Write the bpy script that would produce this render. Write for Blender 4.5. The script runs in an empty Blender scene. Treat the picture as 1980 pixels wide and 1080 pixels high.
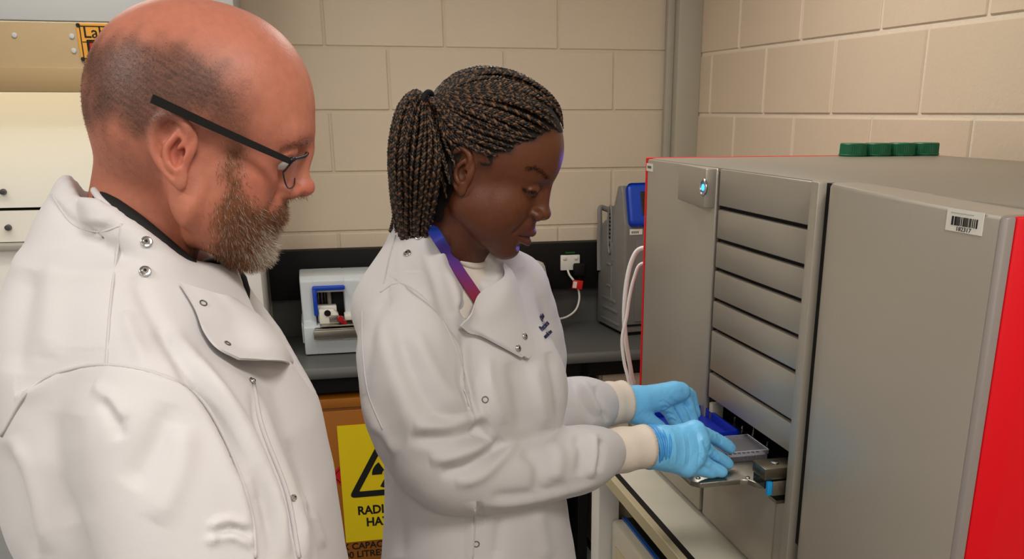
import bpy, bmesh, math, random
import numpy as np
from mathutils import Vector, Matrix

# ------------------------------------------------------------------ camera, world, light, exposure
SC = bpy.context.scene
COL = SC.collection
CAM_Z = 1.75
FPX, PPX, PPY, HORY = 1881.0, 1078.0, 880.0, 215.0       # focal length and principal point (photo is an off-centre crop)
PITCH = math.atan((PPY - HORY) / FPX)
cam_d = bpy.data.cameras.new('camera'); cam = bpy.data.objects.new('camera', cam_d); COL.objects.link(cam)
cam.location = (0, 0, CAM_Z); cam.rotation_euler = (math.pi/2 - PITCH, 0, 0)
cam_d.sensor_width = 36; cam_d.lens = 36*FPX/1980
cam_d.shift_x = (990-PPX)/1980; cam_d.shift_y = (PPY-540)/1980
cam_d.clip_start = 0.02
SC.camera = cam
world = bpy.data.worlds.new('world'); SC.world = world; world.use_nodes = True
world.node_tree.nodes['Background'].inputs[0].default_value = (1.0, 0.93, 0.85, 1)
world.node_tree.nodes['Background'].inputs[1].default_value = 0.10
SC.view_settings.view_transform = 'Standard'; SC.view_settings.look = 'None'
SC.view_settings.gamma = 1.0; SC.view_settings.use_curve_mapping = False
SC.view_settings.exposure = 0.0
LAMP_W = 16.5                                             # watts per ceiling panel
LAMPS = [(-1.45, .08, 1.2), (0.5, .1, 1.2), (-1.3, 2.7, .6), (0.15, 2.6, .7), (-1.6, -1.6, 1.0), (0.3, -1.6, 1.1)]
CEIL = 2.7
random.seed(7)
rng = np.random.default_rng(7)

# ------------------------------------------------------------------ helpers
CF = np.array([0, math.cos(PITCH), -math.sin(PITCH)]); CU = np.array([0, math.sin(PITCH), math.cos(PITCH)])
CR = np.array([1.0, 0, 0]); CC = np.array([0, 0, CAM_Z])
def ray(px, py): return CF + (px-PPX)/FPX*CR - (py-PPY)/FPX*CU
def P(px, py, Y): d = ray(px, py); return CC + d*(Y/d[1])                  # photo pixel at world depth Y
def PZ(px, py, Z): d = ray(px, py); return CC + d*((Z-CAM_Z)/d[2])
def PP(px, py, p0, n): d = ray(px, py); return CC + d*(np.dot(np.subtract(p0, CC), n)/np.dot(d, n))
def proj(V):
    q = np.asarray(V) - CC; z = q@CF
    return PPX + FPX*(q@CR)/z, PPY - FPX*(q@CU)/z
def lin(c):
    c = np.array(c[:3], float)/255.0
    return tuple(np.where(c <= .04045, c/12.92, ((c+.055)/1.055)**2.4)) + (1.0,)

def mat(name, rgb, rough=.5, metal=0, spec=.5, noise=0, nscale=20, bump=0, bscale=60, coat=0, trans=0, ior=1.45, emit=None, estr=0, attr=None, sss=0, sssc=None, sheen=0, detail=4):
    m = bpy.data.materials.new(name); m.use_nodes = True
    nt = m.node_tree; b = nt.nodes['Principled BSDF']
    b.inputs['Base Color'].default_value = lin(rgb); b.inputs['Roughness'].default_value = rough
    b.inputs['Metallic'].default_value = metal; b.inputs['Specular IOR Level'].default_value = spec
    b.inputs['Coat Weight'].default_value = coat; b.inputs['Transmission Weight'].default_value = trans
    b.inputs['IOR'].default_value = ior; b.inputs['Sheen Weight'].default_value = sheen
    if sss:
        b.inputs['Subsurface Weight'].default_value = sss; b.inputs['Subsurface Scale'].default_value = .008
        b.inputs['Subsurface Radius'].default_value = sssc or (1, .35, .2)
    if emit:
        b.inputs['Emission Color'].default_value = lin(emit); b.inputs['Emission Strength'].default_value = estr
    tc = nt.nodes.new('ShaderNodeTexCoord')
    col_out = None
    if attr:
        a = nt.nodes.new('ShaderNodeAttribute'); a.attribute_name = attr; col_out = a.outputs['Color']
    if noise:
        n = nt.nodes.new('ShaderNodeTexNoise'); n.inputs['Scale'].default_value = nscale; n.inputs['Detail'].default_value = detail
        nt.links.new(tc.outputs['Object'], n.inputs['Vector'])
        r = nt.nodes.new('ShaderNodeMapRange'); r.inputs[1].default_value = .3; r.inputs[2].default_value = .7
        r.inputs[3].default_value = 1-noise; r.inputs[4].default_value = 1+noise
        nt.links.new(n.outputs['Fac'], r.inputs[0])
        mx = nt.nodes.new('ShaderNodeMix'); mx.data_type = 'RGBA'; mx.blend_type = 'MULTIPLY'; mx.inputs[0].default_value = 1
        if col_out: nt.links.new(col_out, mx.inputs[6])
        else: mx.inputs[6].default_value = lin(rgb)
        nt.links.new(r.outputs[0], mx.inputs[7]); col_out = mx.outputs[2]
    if col_out: nt.links.new(col_out, b.inputs['Base Color'])
    if bump:
        n = nt.nodes.new('ShaderNodeTexNoise'); n.inputs['Scale'].default_value = bscale; n.inputs['Detail'].default_value = 6
        nt.links.new(tc.outputs['Object'], n.inputs['Vector'])
        bp = nt.nodes.new('ShaderNodeBump'); bp.inputs['Strength'].default_value = bump; bp.inputs['Distance'].default_value = .004
        nt.links.new(n.outputs['Fac'], bp.inputs['Height']); nt.links.new(bp.outputs[0], b.inputs['Normal'])
    return m

def empty(name, loc=(0, 0, 0), rz=0, label=None, cat=None, group=None, parent=None):
    o = bpy.data.objects.new(name, None); COL.objects.link(o); o.location = loc; o.rotation_euler = (0, 0, rz)
    o.empty_display_size = .05
    if parent: o.parent = parent
    return tag(o, label, cat, group)
def tag(o, label=None, cat=None, group=None, kind=None):
    if label: o['label'] = label
    if cat: o['category'] = cat
    if group: o['group'] = group
    if kind: o['kind'] = kind
    return o
def mesh_obj(name, V, Fc, m, parent=None, smooth=False, cols=None):
    me = bpy.data.meshes.new(name)
    V = np.asarray(V, np.float32)
    if isinstance(Fc, np.ndarray):
        nf, k = Fc.shape
        me.vertices.add(len(V)); me.vertices.foreach_set('co', V.ravel())
        me.loops.add(nf*k); me.loops.foreach_set('vertex_index', Fc.astype(np.int32).ravel())
        me.polygons.add(nf); me.polygons.foreach_set('loop_start', np.arange(0, nf*k, k, dtype=np.int32))
        me.update(calc_edges=True)
    else:
        me.from_pydata([tuple(v) for v in V], [], Fc); me.update()
    me.validate()
    if smooth: me.polygons.foreach_set('use_smooth', np.ones(len(me.polygons), bool))
    if cols is not None:
        ca = me.color_attributes.new('Col', 'FLOAT_COLOR', 'POINT')
        c4 = np.ones((len(V), 4), np.float32); c4[:, :3] = cols
        ca.data.foreach_set('color', c4.ravel())
    if m: me.materials.append(m)
    o = bpy.data.objects.new(name, me); COL.objects.link(o)
    if parent: o.parent = parent
    return o

class MB:
    """collects shapes into one mesh"""
    def __init__(s): s.bm = bmesh.new()
    def _fin(s, geom, M): bmesh.ops.transform(s.bm, matrix=M, verts=[g for g in geom if isinstance(g, bmesh.types.BMVert)])
    def box(s, c, size, bev=0, rot=None, seg=2):
        b2 = bmesh.new(); bmesh.ops.create_cube(b2, size=1)
        bmesh.ops.scale(b2, vec=size, verts=b2.verts)
        if bev: bmesh.ops.bevel(b2, geom=list(b2.edges), offset=bev, segments=seg, profile=.5, affect='EDGES')
        M = Matrix.Translation(c)
        if rot is not None: M = M @ (rot if isinstance(rot, Matrix) else Matrix.Rotation(rot, 4, 'Z'))
        return s._add(b2, M)
    def rng(s, x0, x1, y0, y1, z0, z1, bev=0, seg=2):
        return s.box(((x0+x1)/2, (y0+y1)/2, (z0+z1)/2), (abs(x1-x0), abs(y1-y0), abs(z1-z0)), bev, None, seg)
    def _add(s, b2, M):
        bmesh.ops.transform(b2, matrix=M, verts=b2.verts)
        me = bpy.data.meshes.new('tmp'); b2.to_mesh(me); b2.free(); s.bm.from_mesh(me); bpy.data.meshes.remove(me); return s
    def cyl(s, p0, p1, r, r2=None, seg=24, bev=0):
        p0, p1 = Vector(p0), Vector(p1); d = p1-p0
        b2 = bmesh.new(); bmesh.ops.create_cone(b2, cap_ends=True, segments=seg, radius1=r, radius2=r if r2 is None else r2, depth=d.length)
        if bev:
            ed = [e for e in b2.edges if len(e.link_faces) == 2 and abs(e.verts[0].co.z-e.verts[1].co.z) < 1e-6]
            bmesh.ops.bevel(b2, geom=ed, offset=bev, segments=2, profile=.5, affect='EDGES')
        M = Matrix.Translation((p0+p1)/2) @ d.to_track_quat('Z', 'Y').to_matrix().to_4x4()
        return s._add(b2, M)
    def prism(s, pts, axis, lo, hi, bev=0):
        """2D outline extruded along axis ('x': pts=(y,z), 'y': pts=(x,z), 'z': pts=(x,y))"""
        b2 = bmesh.new()
        f = {'x': lambda p, t: (t, p[0], p[1]), 'y': lambda p, t: (p[0], t, p[1]), 'z': lambda p, t: (p[0], p[1], t)}[axis]
        a = [b2.verts.new(f(p, lo)) for p in pts]; b = [b2.verts.new(f(p, hi)) for p in pts]; n = len(pts)
        b2.faces.new(a); b2.faces.new(b[::-1])
        for i in range(n): b2.faces.new((a[i], b[i], b[(i+1) % n], a[(i+1) % n]))
        bmesh.ops.recalc_face_normals(b2, faces=b2.faces)
        if bev: bmesh.ops.bevel(b2, geom=list(b2.edges), offset=bev, segments=2, profile=.5, affect='EDGES')
        return s._add(b2, Matrix())
    def sphere(s, c, r, sc=(1, 1, 1), seg=16):
        b2 = bmesh.new(); bmesh.ops.create_uvsphere(b2, u_segments=seg, v_segments=seg//2, radius=r)
        return s._add(b2, Matrix.Translation(c) @ Matrix.Diagonal((*sc, 1)))
    def tube(s, pts, r, seg=8, closed=False):
        V, F_ = tube_mesh(pts, r, seg, closed); b2 = bmesh.new()
        vs = [b2.verts.new(v) for v in V]
        for q in F_: b2.faces.new([vs[i] for i in q])
        return s._add(b2, Matrix())
    def xf(s, M): bmesh.ops.transform(s.bm, matrix=M, verts=s.bm.verts); return s
    def build(s, name, m, parent=None, smooth=False, label=None):
        me = bpy.data.meshes.new(name); s.bm.to_mesh(me); s.bm.free()
        if smooth:
            me.polygons.foreach_set('use_smooth', np.ones(len(me.polygons), bool))
            if smooth != 'all': me.set_sharp_from_angle(angle=math.radians(40))
        me.materials.append(m)
        o = bpy.data.objects.new(name, me); COL.objects.link(o)
        if parent: o.parent = parent
        if label: o['label'] = label
        return o

def catmull(pts, n=8):
    p = np.asarray(pts, float); p = np.vstack([2*p[0]-p[1], p, 2*p[-1]-p[-2]]); out = []
    for i in range(1, len(p)-2):
        t = np.linspace(0, 1, n, endpoint=False)[:, None]
        a, b, c, d = p[i-1], p[i], p[i+1], p[i+2]
        out.append(.5*((2*b)+(-a+c)*t+(2*a-5*b+4*c-d)*t**2+(-a+3*b-3*c+d)*t**3))
    out.append(p[-2][None]); return np.vstack(out)
def frames(p):
    t = np.gradient(p, axis=0); t /= np.linalg.norm(t, axis=1)[:, None]+1e-12
    u = np.zeros_like(p); ref = np.array([0, 0, 1.]) if abs(t[0][2]) < .9 else np.array([1., 0, 0])
    a = np.cross(t[0], ref); a /= np.linalg.norm(a)
    for i in range(len(p)):
        a = a - t[i]*(a@t[i]); a /= np.linalg.norm(a)+1e-12; u[i] = a
    return t, u, np.cross(t, u)
def tube_mesh(pts, r, seg=8, closed=False):
    p = np.asarray(pts, float); n = len(p); t, u, v = frames(p)
    r = np.broadcast_to(np.asarray(r, float), (n,)) if np.ndim(r) < 2 else r
    an = np.linspace(0, 2*np.pi, seg, endpoint=False)
    V = (p[:, None] + r[:, None, None]*(np.cos(an)[None, :, None]*u[:, None]+np.sin(an)[None, :, None]*v[:, None])).reshape(-1, 3)
    Fc = []
    for i in range(n-1 if not closed else n):
        for j in range(seg):
            i2 = (i+1) % n
            Fc.append((i*seg+j, i*seg+(j+1) % seg, i2*seg+(j+1) % seg, i2*seg+j))
    if not closed: Fc.append(tuple(range(seg))[::-1]); Fc.append(tuple((n-1)*seg+j for j in range(seg)))
    return V, Fc
def text(name, s, size, m, M, parent=None, bold=0, align='LEFT', ext=.0003, shear=0, squeeze=1):
    cu = bpy.data.curves.new('tmp', 'FONT'); cu.body = s; cu.size = size; cu.align_x = align; cu.offset = bold; cu.extrude = ext; cu.resolution_u = 3
    cu.space_line = 1.0
    o = bpy.data.objects.new('tmp', cu); COL.objects.link(o)
    dg = bpy.context.evaluated_depsgraph_get(); me = bpy.data.meshes.new_from_object(o.evaluated_get(dg))
    bpy.data.objects.remove(o); bpy.data.curves.remove(cu)
    me.transform(M @ Matrix.Diagonal((squeeze, 1, 1, 1))); me.materials.clear(); me.materials.append(m); me.name = name
    r = bpy.data.objects.new(name, me); COL.objects.link(r)
    if parent: r.parent = parent
    return r
FRONT = Matrix(((1, 0, 0, 0), (0, 0, -1, 0), (0, 1, 0, 0), (0, 0, 0, 1)))     # text drawn in XZ, facing -Y
# ------------------------------------------------------------------ the room
WA = math.radians(14.0); RA = math.radians(16.16)
Wd = np.array([math.cos(WA), math.sin(WA), 0]); Wn = np.array([-math.sin(WA), math.cos(WA), 0])      # back wall: along, into
Rd = np.array([math.sin(RA), -math.cos(RA), 0]); Rn = np.array([math.cos(RA), math.sin(RA), 0])      # right wall: towards camera, into
CORNER = P(1335, 220, 4.27); CORNER[2] = 0
m_wall = mat('cream_paint', (211, 196, 174), .6, noise=.03, nscale=2.5, bump=.25, bscale=90)
m_wallr = mat('cream_paint_right', (214, 195, 171), .6, noise=.03, nscale=2.5, bump=.3, bscale=90)
m_joint = mat('painted_joint', (224, 211, 192), .7, bump=.5, bscale=120)
m_jointb = mat('painted_joint_back', (206, 192, 170), .7, bump=.5, bscale=120)
m_ceil = mat('ceiling_tile', (225, 220, 212), .8, noise=.03, nscale=30, bump=.3)
m_floor = mat('vinyl_floor', (120, 122, 125), .35, noise=.08, nscale=80)
m_white = mat('white_paint', (215, 212, 205), .5)

def block_mesh(L, H, D=.03, bev=.004, seed=0):
    b = bmesh.new(); bmesh.ops.create_cube(b, size=1); bmesh.ops.scale(b, vec=(L, D, H), verts=b.verts)
    bmesh.ops.bevel(b, geom=[e for e in b.edges], offset=bev, segments=1, affect='EDGES')
    me = bpy.data.meshes.new('block'); b.to_mesh(me); b.free(); return me
def block_wall(wall, origin, d, n, s0, s1, z0, nrow, off, m, H=.2165, L=.441, gap=.007, jz=0.225):
    """painted concrete blocks in running bond, each a child of the wall"""
    ang = math.atan2(d[1], d[0]); cache = {}
    for r in range(nrow):
        zc = z0 + (r+.5)*jz; k0 = int(math.floor((s0-off[r % 2])/(L+gap)))-1
        for k in range(k0, k0+40):
            a = off[r % 2]+k*(L+gap); b = a+L
            a2, b2 = max(a, s0), min(b, s1)
            if b2-a2 < .03: continue
            key = round(b2-a2, 3)
            if key not in cache:
                cache[key] = block_mesh(key, H); cache[key].materials.append(m)
            o = bpy.data.objects.new('block', cache[key]); COL.objects.link(o)
            c = origin + d*((a2+b2)/2) + n*(.010 + random.uniform(-.0007, .0007))
            o.location = (c[0], c[1], zc); o.rotation_euler = (random.uniform(-.002, .002), 0, ang); o.parent = wall
def quad_wall(name, p0, p1, z0, z1, n, th, m):
    p0, p1, n = map(lambda v: np.array(v, float), (p0, p1, n)); V = []
    for z in (z0, z1):
        for q in (p0, p1, p1+n*th, p0+n*th): V.append((q[0], q[1], z))
    F_ = [(0, 1, 5, 4), (1, 2, 6, 5), (2, 3, 7, 6), (3, 0, 4, 7), (0, 3, 2, 1), (4, 5, 6, 7)]
    o = mesh_obj(name, V, F_, m); o['kind'] = 'structure'; return o
wl = CORNER - Wd*3.6; wr_ = CORNER + Rd*6.2
wall_back = quad_wall('wall_back', wl, CORNER + Wd*.15, 0, CEIL, Wn, .12, m_jointb)
wall_right = quad_wall('wall_right', CORNER - Rd*.1, wr_, 0, CEIL, Rn, .12, m_joint)
ZJ = 1.75 - .225*3
block_wall(wall_back, CORNER, Wd, Wn, -2.6, -.004, ZJ, 7, (-.557+.441+.0035-.441*2-.014+.448, -.334+.0035), m_wall)
block_wall(wall_right, CORNER, Rd, Rn, .004, 3.4, 1.737-.225*3, 7, (.426+.005, .199+.005), m_wallr, H=.2145, L=.436, gap=.012)
wall_left = quad_wall('wall_left', (wl[0], wl[1], 0), (wl[0], -2.2, 0), 0, CEIL, (-1, 0, 0), .1, m_white)
wall_front = quad_wall('wall_front', (wl[0], -2.2, 0), (wr_[0]+.2, -2.2, 0), 0, CEIL, (0, -1, 0), .1, m_white)
fl = MB().rng(-4.2, 2.8, -2.4, 4.8, -.05, 0).build('floor', m_floor); fl['kind'] = 'structure'
cl = MB().rng(-4.2, 2.8, -2.4, 4.8, CEIL, CEIL+.05).build('ceiling', m_ceil); cl['kind'] = 'structure'
# boxed pipe in the corner
t = MB(); t.rng(-.045, .055, -.075, .0, .95, CEIL, .006).rng(-.075, -.045, -.03, 0, .95, CEIL, .004)
c = CORNER - Wn*.02 - Wd*.055
pipe = t.build('trim_1', mat('grey_trunking', (172, 166, 150), .5, noise=.02), smooth=True); pipe.location = (c[0], c[1], 0); pipe.rotation_euler = (0, 0, WA); pipe['kind'] = 'structure'

# ceiling luminaires (out of the frame): white frame, diffuser, and the lamp inside
m_diff = mat('diffuser', (255, 250, 240), .5, emit=(255, 246, 232), estr=1.5)
for i, (x, y, pw_) in enumerate(LAMPS):
    e = empty('ceiling_light', (x, y, CEIL), 0, ['square ceiling panel light beside the viewer on the left', 'square ceiling panel light beside the viewer on the right', 'square ceiling panel light near the fume cupboard', 'square ceiling panel light in front of the back bench', 'square ceiling panel light behind the viewer on the left', 'square ceiling panel light behind the viewer on the right'][i], 'light', 'ceiling panel lights')
    t = MB(); 
    for sx, sy, lx, ly in ((0, .31, .64, .02), (0, -.31, .64, .02), (.31, 0, .02, .64), (-.31, 0, .02, .64)): t.box((sx, sy, -.012), (lx, ly, .024))
    t.build('frame', m_white, e)
    MB().box((0, 0, -.008), (.6, .6, .008)).build('diffuser', m_diff, e)
    ld = bpy.data.lights.new('panel_lamp', 'AREA'); ld.shape = 'SQUARE'; ld.size = .58; ld.energy = LAMP_W*pw_; ld.color = (1.0, .952, .89)
    lo = bpy.data.objects.new('panel_lamp', ld); COL.objects.link(lo); lo.location = (0, 0, -.02); lo.parent = e
# ------------------------------------------------------------------ bench along the back wall
def WL(px, py, yl):
    q = PP(px, py, CORNER + Wn*yl, Wn) - CORNER; return float(q@Wd), float(q[2])
def WZ(px, py, z):
    q = PZ(px, py, z) - CORNER; return float(q@Wd), float(q@Wn)
CW = (CORNER[0], CORNER[1], 0)
m_bench = mat('bench_laminate', (84, 85, 83), .45, noise=.10, nscale=300, detail=2)
m_black = mat('black_plastic', (7, 7, 7), .6, spec=.3)
m_blackg = mat('black_gloss', (8, 9, 12), .15)
m_cream = mat('cream_enamel', (196, 188, 170), .4)
m_chrome = mat('chrome', (200, 200, 200), .2, 1)
m_steel = mat('brushed_steel', (150, 146, 136), .32, 1, noise=.06, nscale=200)
m_print = mat('black_print', (14, 12, 10), .7)
m_offw = mat('offwhite_plastic', (222, 220, 210), .4)
b = empty('lab_bench', CW, WA, 'dark grey laminate lab bench along the back block wall', 'bench')
prof = [(-.6, .872), (-.597, .89), (-.586, .9), (-.02, .9), (-.02, .86), (-.586, .86), (-.597, .864)]
MB().prism(prof, 'x', -1.735, 0.0).build('worktop', m_bench, b, True)
MB().rng(-1.735, 0, -.022, -.012, .9, 1.05).build('upstand', m_bench, b)
MB().rng(-1.735, 0, -.10, -.09, .05, .858).build('shade_board', m_black, b)  # added black sheet standing in for the shade under the bench
for x in (-1.70, -.62): MB().rng(x, x+.04, -.55, -.1, 0, .859, .004).build('leg', m_black, b)
MB().rng(-1.7, -.05, -.55, -.52, .80, .859).build('rail', m_black, b)
tr = MB().rng(-1.735, -.02, -.075, -.001, 1.052, 1.24, .004)
o = tr.build('socket_trunking', m_black, None, True); o.location = CW; o.rotation_euler = (0, 0, WA)
tag(o, 'long black dado trunking fixed to the wall above the bench', 'trunking')

# double socket plate with plug, flex and red test tag
sx, sz = WL(1102, 507, -.08)
e = empty('wall_socket', CORNER + Wd*sx - Wn*.078 + np.array([0, 0, sz]), WA, 'white switched wall socket on the black trunking', 'socket')
MB().box((0, -.004, 0), (.082, .01, .062), .003).build('plate', m_offw, e, True)
for dx in (-.024, .024): MB().box((dx, -.011, .018), (.014, .006, .012), .002).build('switch', m_white, e, True)
MB().box((0, -.0025, .040), (.04, .004, .006)).build('label_strip', mat('green_strip', (10, 90, 40), .5), e)
e = empty('mains_plug', CORNER + Wd*(sx+.035) - Wn*.088 + np.array([0, 0, sz-.028]), WA, 'black mains plug pushed into the wall socket', 'plug')
MB().box((0, -.012, 0), (.05, .03, .052), .008, seg=3).build('body', m_black, e, True)
MB().cyl((0, -.012, -.024), (0, -.012, -.05), .007, .005).build('strain_relief', m_black, e, True)
pts = [CORNER + Wd*a - Wn*bb + np.array([0, 0, z]) for a, bb, z in [(sx-.012, .09, sz-.03), (sx-.006, .10, sz-.05), (sx+.012, .11, sz-.075), (sx+.028, .115, sz-.11), (sx+.03, .12, sz-.15), (sx+.012, .13, sz-.19), (sx-.03, .14, sz-.215), (sx-.085, .15, sz-.222)]]
V, F_ = tube_mesh(catmull(pts, 6), .0045, 8)
o = mesh_obj('power_flex', V, F_, m_offw, smooth=True); tag(o, 'off-white power flex curling from the wall socket to the console', 'cable')
q = CORNER + Wd*(sx+.02) - Wn*.128 + np.array([0, 0, sz-.085])
e = empty('test_tag', q, WA, 'red and white electrical test tag wrapped on the off-white flex', 'tag')
MB().box((0, 0, 0), (.044, .006, .036), .002, Matrix.Rotation(.15, 4, 'Y')).build('tag_body', mat('tag_red', (205, 30, 30), .5), e, True)
MB().box((-.012, -.0035, .001), (.016, .001, .026), 0, Matrix.Rotation(.15, 4, 'Y')).build('tag_panel', m_offw, e)

# rotary microtome, pale blue-grey with blue guard bar
m_pale = mat('pale_bluegrey', (196, 204, 208), .4, noise=.02)
m_blue = mat('guard_blue', (10, 62, 178), .35)
m_dark = mat('dark_cavity', (18, 18, 22), .6)
yl = -.39
e = empty('microtome', CORNER + Wd*(-1.62) + Wn*(yl) + np.array([0, 0, .9]), WA, 'pale blue-grey microtome with a blue guard bar on the bench', 'microtome'); e.scale = (1, 1, .93)
MB().prism([(0, .004), (0, .115), (.025, .122), (.05, .128), (.05, .285), (.075, .302), (.27, .30), (.27, .004)], 'x', 0.0, .05, .006).prism([(0, .004), (0, .115), (.27, .125), (.27, .004)], 'x', .045, .40, .006).prism([(.05, .12), (.05, .285), (.075, .302), (.27, .30), (.27, .12)], 'x', .155, .40, .008).prism([(.05, .24), (.05, .285), (.075, .302), (.27, .3), (.27, .24)], 'x', .045, .16, .004).rng(-.006, .0, .05, .25, .04, .12, .003).build('housing', m_pale, e, True)
MB().rng(.045, .16, .16, .17, .12, .245).build('cavity_back', m_dark, e)
for i in range(4): MB().cyl((.062+i*.013, .15, .17), (.062+i*.013, .15, .235), .004, seg=8).build('slide_rod', m_steel, e, True)
MB().cyl((.102, .14, .16), (.102, .14, .24), .008, seg=12).build('spindle', mat('ivory', (190, 180, 160), .5), e, True)
MB().rng(.042, .16, .03, .048, .25, .268, .006).rng(.042, .058, .03, .048, .15, .262, .006).build('guard_bar', m_blue, e, True)
MB().prism([(.06, .115), (.13, .115), (.13, .155), (.112, .178), (.06, .178)], 'y', .012, .07, .004).rng(.055, .125, .06, .1, .12, .185, .004).build('specimen_head', m_offw, e, True)
MB().cyl((.09, .008, .165), (.09, .03, .165), .012).build('head_knob', m_black, e, True)
MB().rng(.095, .128, .009, .013, .128, .156, .001).build('head_plate', m_steel, e, True)
MB().rng(.04, .21, -.028, .06, .104, .112, .002).rng(.035, .21, -.03, -.02, .075, .106, .002).rng(.06, .2, -.026, .05, .118, .124, .002).rng(.035, .2, -.03, .0, .072, .08, .002).build('knife_base', m_steel, e, True)
MB().cyl((.135, .0, .145), (.135, -.02, .145), .011).cyl((.14, -.005, .13), (.15, -.02, .13), .008).build('lock_knob', mat('knob_red', (170, 12, 26), .35), e, True)
MB().rng(.15, .21, 0, .06, .135, .158, .004).build('knife_clamp', m_offw, e, True)
MB().rng(.14, .4, -.012, .0, .06, .1, .004).build('front_lip', m_pale, e, True)

# white console with sloping dark display
q = PZ(1092, 662, .9)
e = empty('control_console', (q[0]-.092, q[1]+.02, .9), WA-.65, 'white control console with a sloping dark display behind the woman', 'console')
MB().prism([(0, .002), (0, .05), (-.015, .075), (-.035, .12), (-.075, .275), (-.105, .285), (-.16, .27), (-.25, .05), (-.25, .002)], 'y', 0, .2, .006).build('case', m_offw, e, True)
MB().prism([(-.0355, .135), (-.0670, .257), (-.072, .257), (-.042, .135)], 'y', .02, .18).build('display', m_blackg, e)
MB().prism([(-.0365, .128), (-.0690, .266), (-.075, .266), (-.042, .128)], 'y', .008, .192).build('display_bezel', m_white, e)

# grey instrument with a blue framed screen
m_grey = mat('instrument_grey', (112, 111, 108), .45, noise=.02)
m_grey2 = mat('instrument_grey_light', (124, 122, 118), .45)
pA = PZ(1130, 612, .9); pB = PZ(1203, 650, .9)
d = pB-pA; ang = math.atan2(d[1], d[0]) + math.pi/2
e = empty('thermal_cycler', (pB[0], pB[1], .9), ang, 'grey bench instrument with a blue framed screen beside the large analyser', 'instrument'); e.scale = (1, .73, 1.09)
# local: x right along its front, -y towards the viewer, side panel is x = 0
side = [(0, .012), (0, .40), (.02, .44), (.045, .512), (.06, .53), (.10, .53), (.15, .46), (.185, .44), (.20, .45), (.225, .455), (.245, .43), (.25, .40), (.28, .40), (.31, .385), (.33, .37), (.335, .21), (.365, .20), (.37, .012)]
MB().prism(side, 'x', 0.012, .33, .006).build('case', m_grey, e, True)
MB().prism([(y, z) for y, z in side], 'x', 0, .016, .005).build('side_panel', m_grey2, e, True)
MB().rng(.01, .32, .01, .36, 0, .014).build('foot_plinth', m_black, e)
MB().tube(catmull([(-.004, .335, .21), (-.006, .335, .30), (-.006, .33, .39), (-.004, .34, .435), (.01, .35, .44), (.04, .352, .43)], 6), .010, 10).build('carry_handle', m_grey2, e, True)
# vents and moulded ribs on the side panel
for i, (y0, y1, z) in enumerate(((.16, .235, .33), (.16, .235, .245), (.16, .235, .165))):
    MB().rng(-.004, .002, y0, y1, z-.004, z+.004, .002).rng(-.004, .002, y0, y0+.008, z-.07, z+.004, .002).build('rib', m_grey2, e, True)
for i, (y0, y1, z) in enumerate(((.10, .28, .115), (.07, .28, .08), (.04, .30, .035))):
    MB().rng(-.005, .002, y0, y1, z-.006, z+.006, .003).build('rib', m_grey, e, True)
for i in range(9):
    z = .315+i*.014; MB().rng(-.003, .004, .172, .205, z-.003, z+.003).build('vent_slot', m_black, e)
V, F_ = tube_mesh([(-.003, .1885+.026*math.cos(t), .371+.085*math.sin(t)) for t in np.linspace(0, 2*math.pi, 28, endpoint=False)], .005, 8, True)
mesh_obj('vent_rim', V, F_, m_grey2, e, True)
sl = math.atan2(.06, .13)
Ms = Matrix.Translation((.16, .022, .465)) @ Matrix.Rotation(-math.radians(22), 4, 'X')
MB().box((0, -.004, 0), (.29, .022, .155), .02, seg=3).xf(Ms).build('screen_bezel', m_blue, e, True)
MB().box((0.01, -.016, .002), (.20, .003, .085), .002).xf(Ms).build('screen', mat('screen_dark', (38, 38, 30), .2), e)
MB().rng(.022, .075, -.003, .002, .365, .385, .001).build('name_label', m_offw, e)
text('label_text', '■■■■', .011, mat('label_grey', (120, 120, 112), .6), Matrix.Translation((.028, -.0034, .37)) @ FRONT, e, squeeze=.8)
MB().rng(.05, .30, -.006, .002, .05, .345, .004).build('door', m_grey, e, True)
MB().rng(.08, .27, -.010, -.004, .12, .24, .003).build('drawer_face', m_grey2, e, True)
MB().rng(.085, .135, -.0115, -.006, .25, .272).build('warning_sticker', mat('sticker_orange', (215, 120, 10), .5), e)
for xx in (.098, .12): MB().prism([(xx-.007, .254), (xx+.007, .254), (xx, .267)], 'y', -.0122, -.0114).build('warning_mark', m_print, e)
MB().rng(.0, .33, -.004, .0, .035, .042).build('seam', m_black, e)

# two white tubes hanging beside the analyser
m_tube = mat('white_tube', (232, 232, 228), .35)
for k, px in enumerate(([(1240, 480, 2.49), (1222, 503, 2.495), (1211, 550, 2.495), (1207, 610, 2.495), (1211, 665, 2.495), (1221, 725, 2.495), (1226, 780, 2.495)], [(1240, 510, 2.47), (1226, 538, 2.47), (1217, 575, 2.47), (1212, 610, 2.47), (1203, 655, 2.47), (1207, 700, 2.47), (1216, 738, 2.47), (1222, 790, 2.47)])):
    pts = [P(*p) for p in px]; last = pts[-1]; hook = pts[0]+np.array([.05, -.035+.02*k, .0])
    pts = [hook]+pts+[np.array([last[0]+.005, last[1], .6]), np.array([last[0], last[1], .2]), np.array([last[0]-.01, last[1], .006])]
    V, F_ = tube_mesh(catmull(pts, 6), .006 if k == 0 else .0045, 10)
    o = mesh_obj('drain_tube', V, F_, m_tube, smooth=True)
    tag(o, ['thicker white plastic tube hanging beside the red edged analyser', 'thinner white plastic tube looping lowest beside the red edged analyser'][k], 'tube', 'white tubes beside the analyser')

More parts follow.
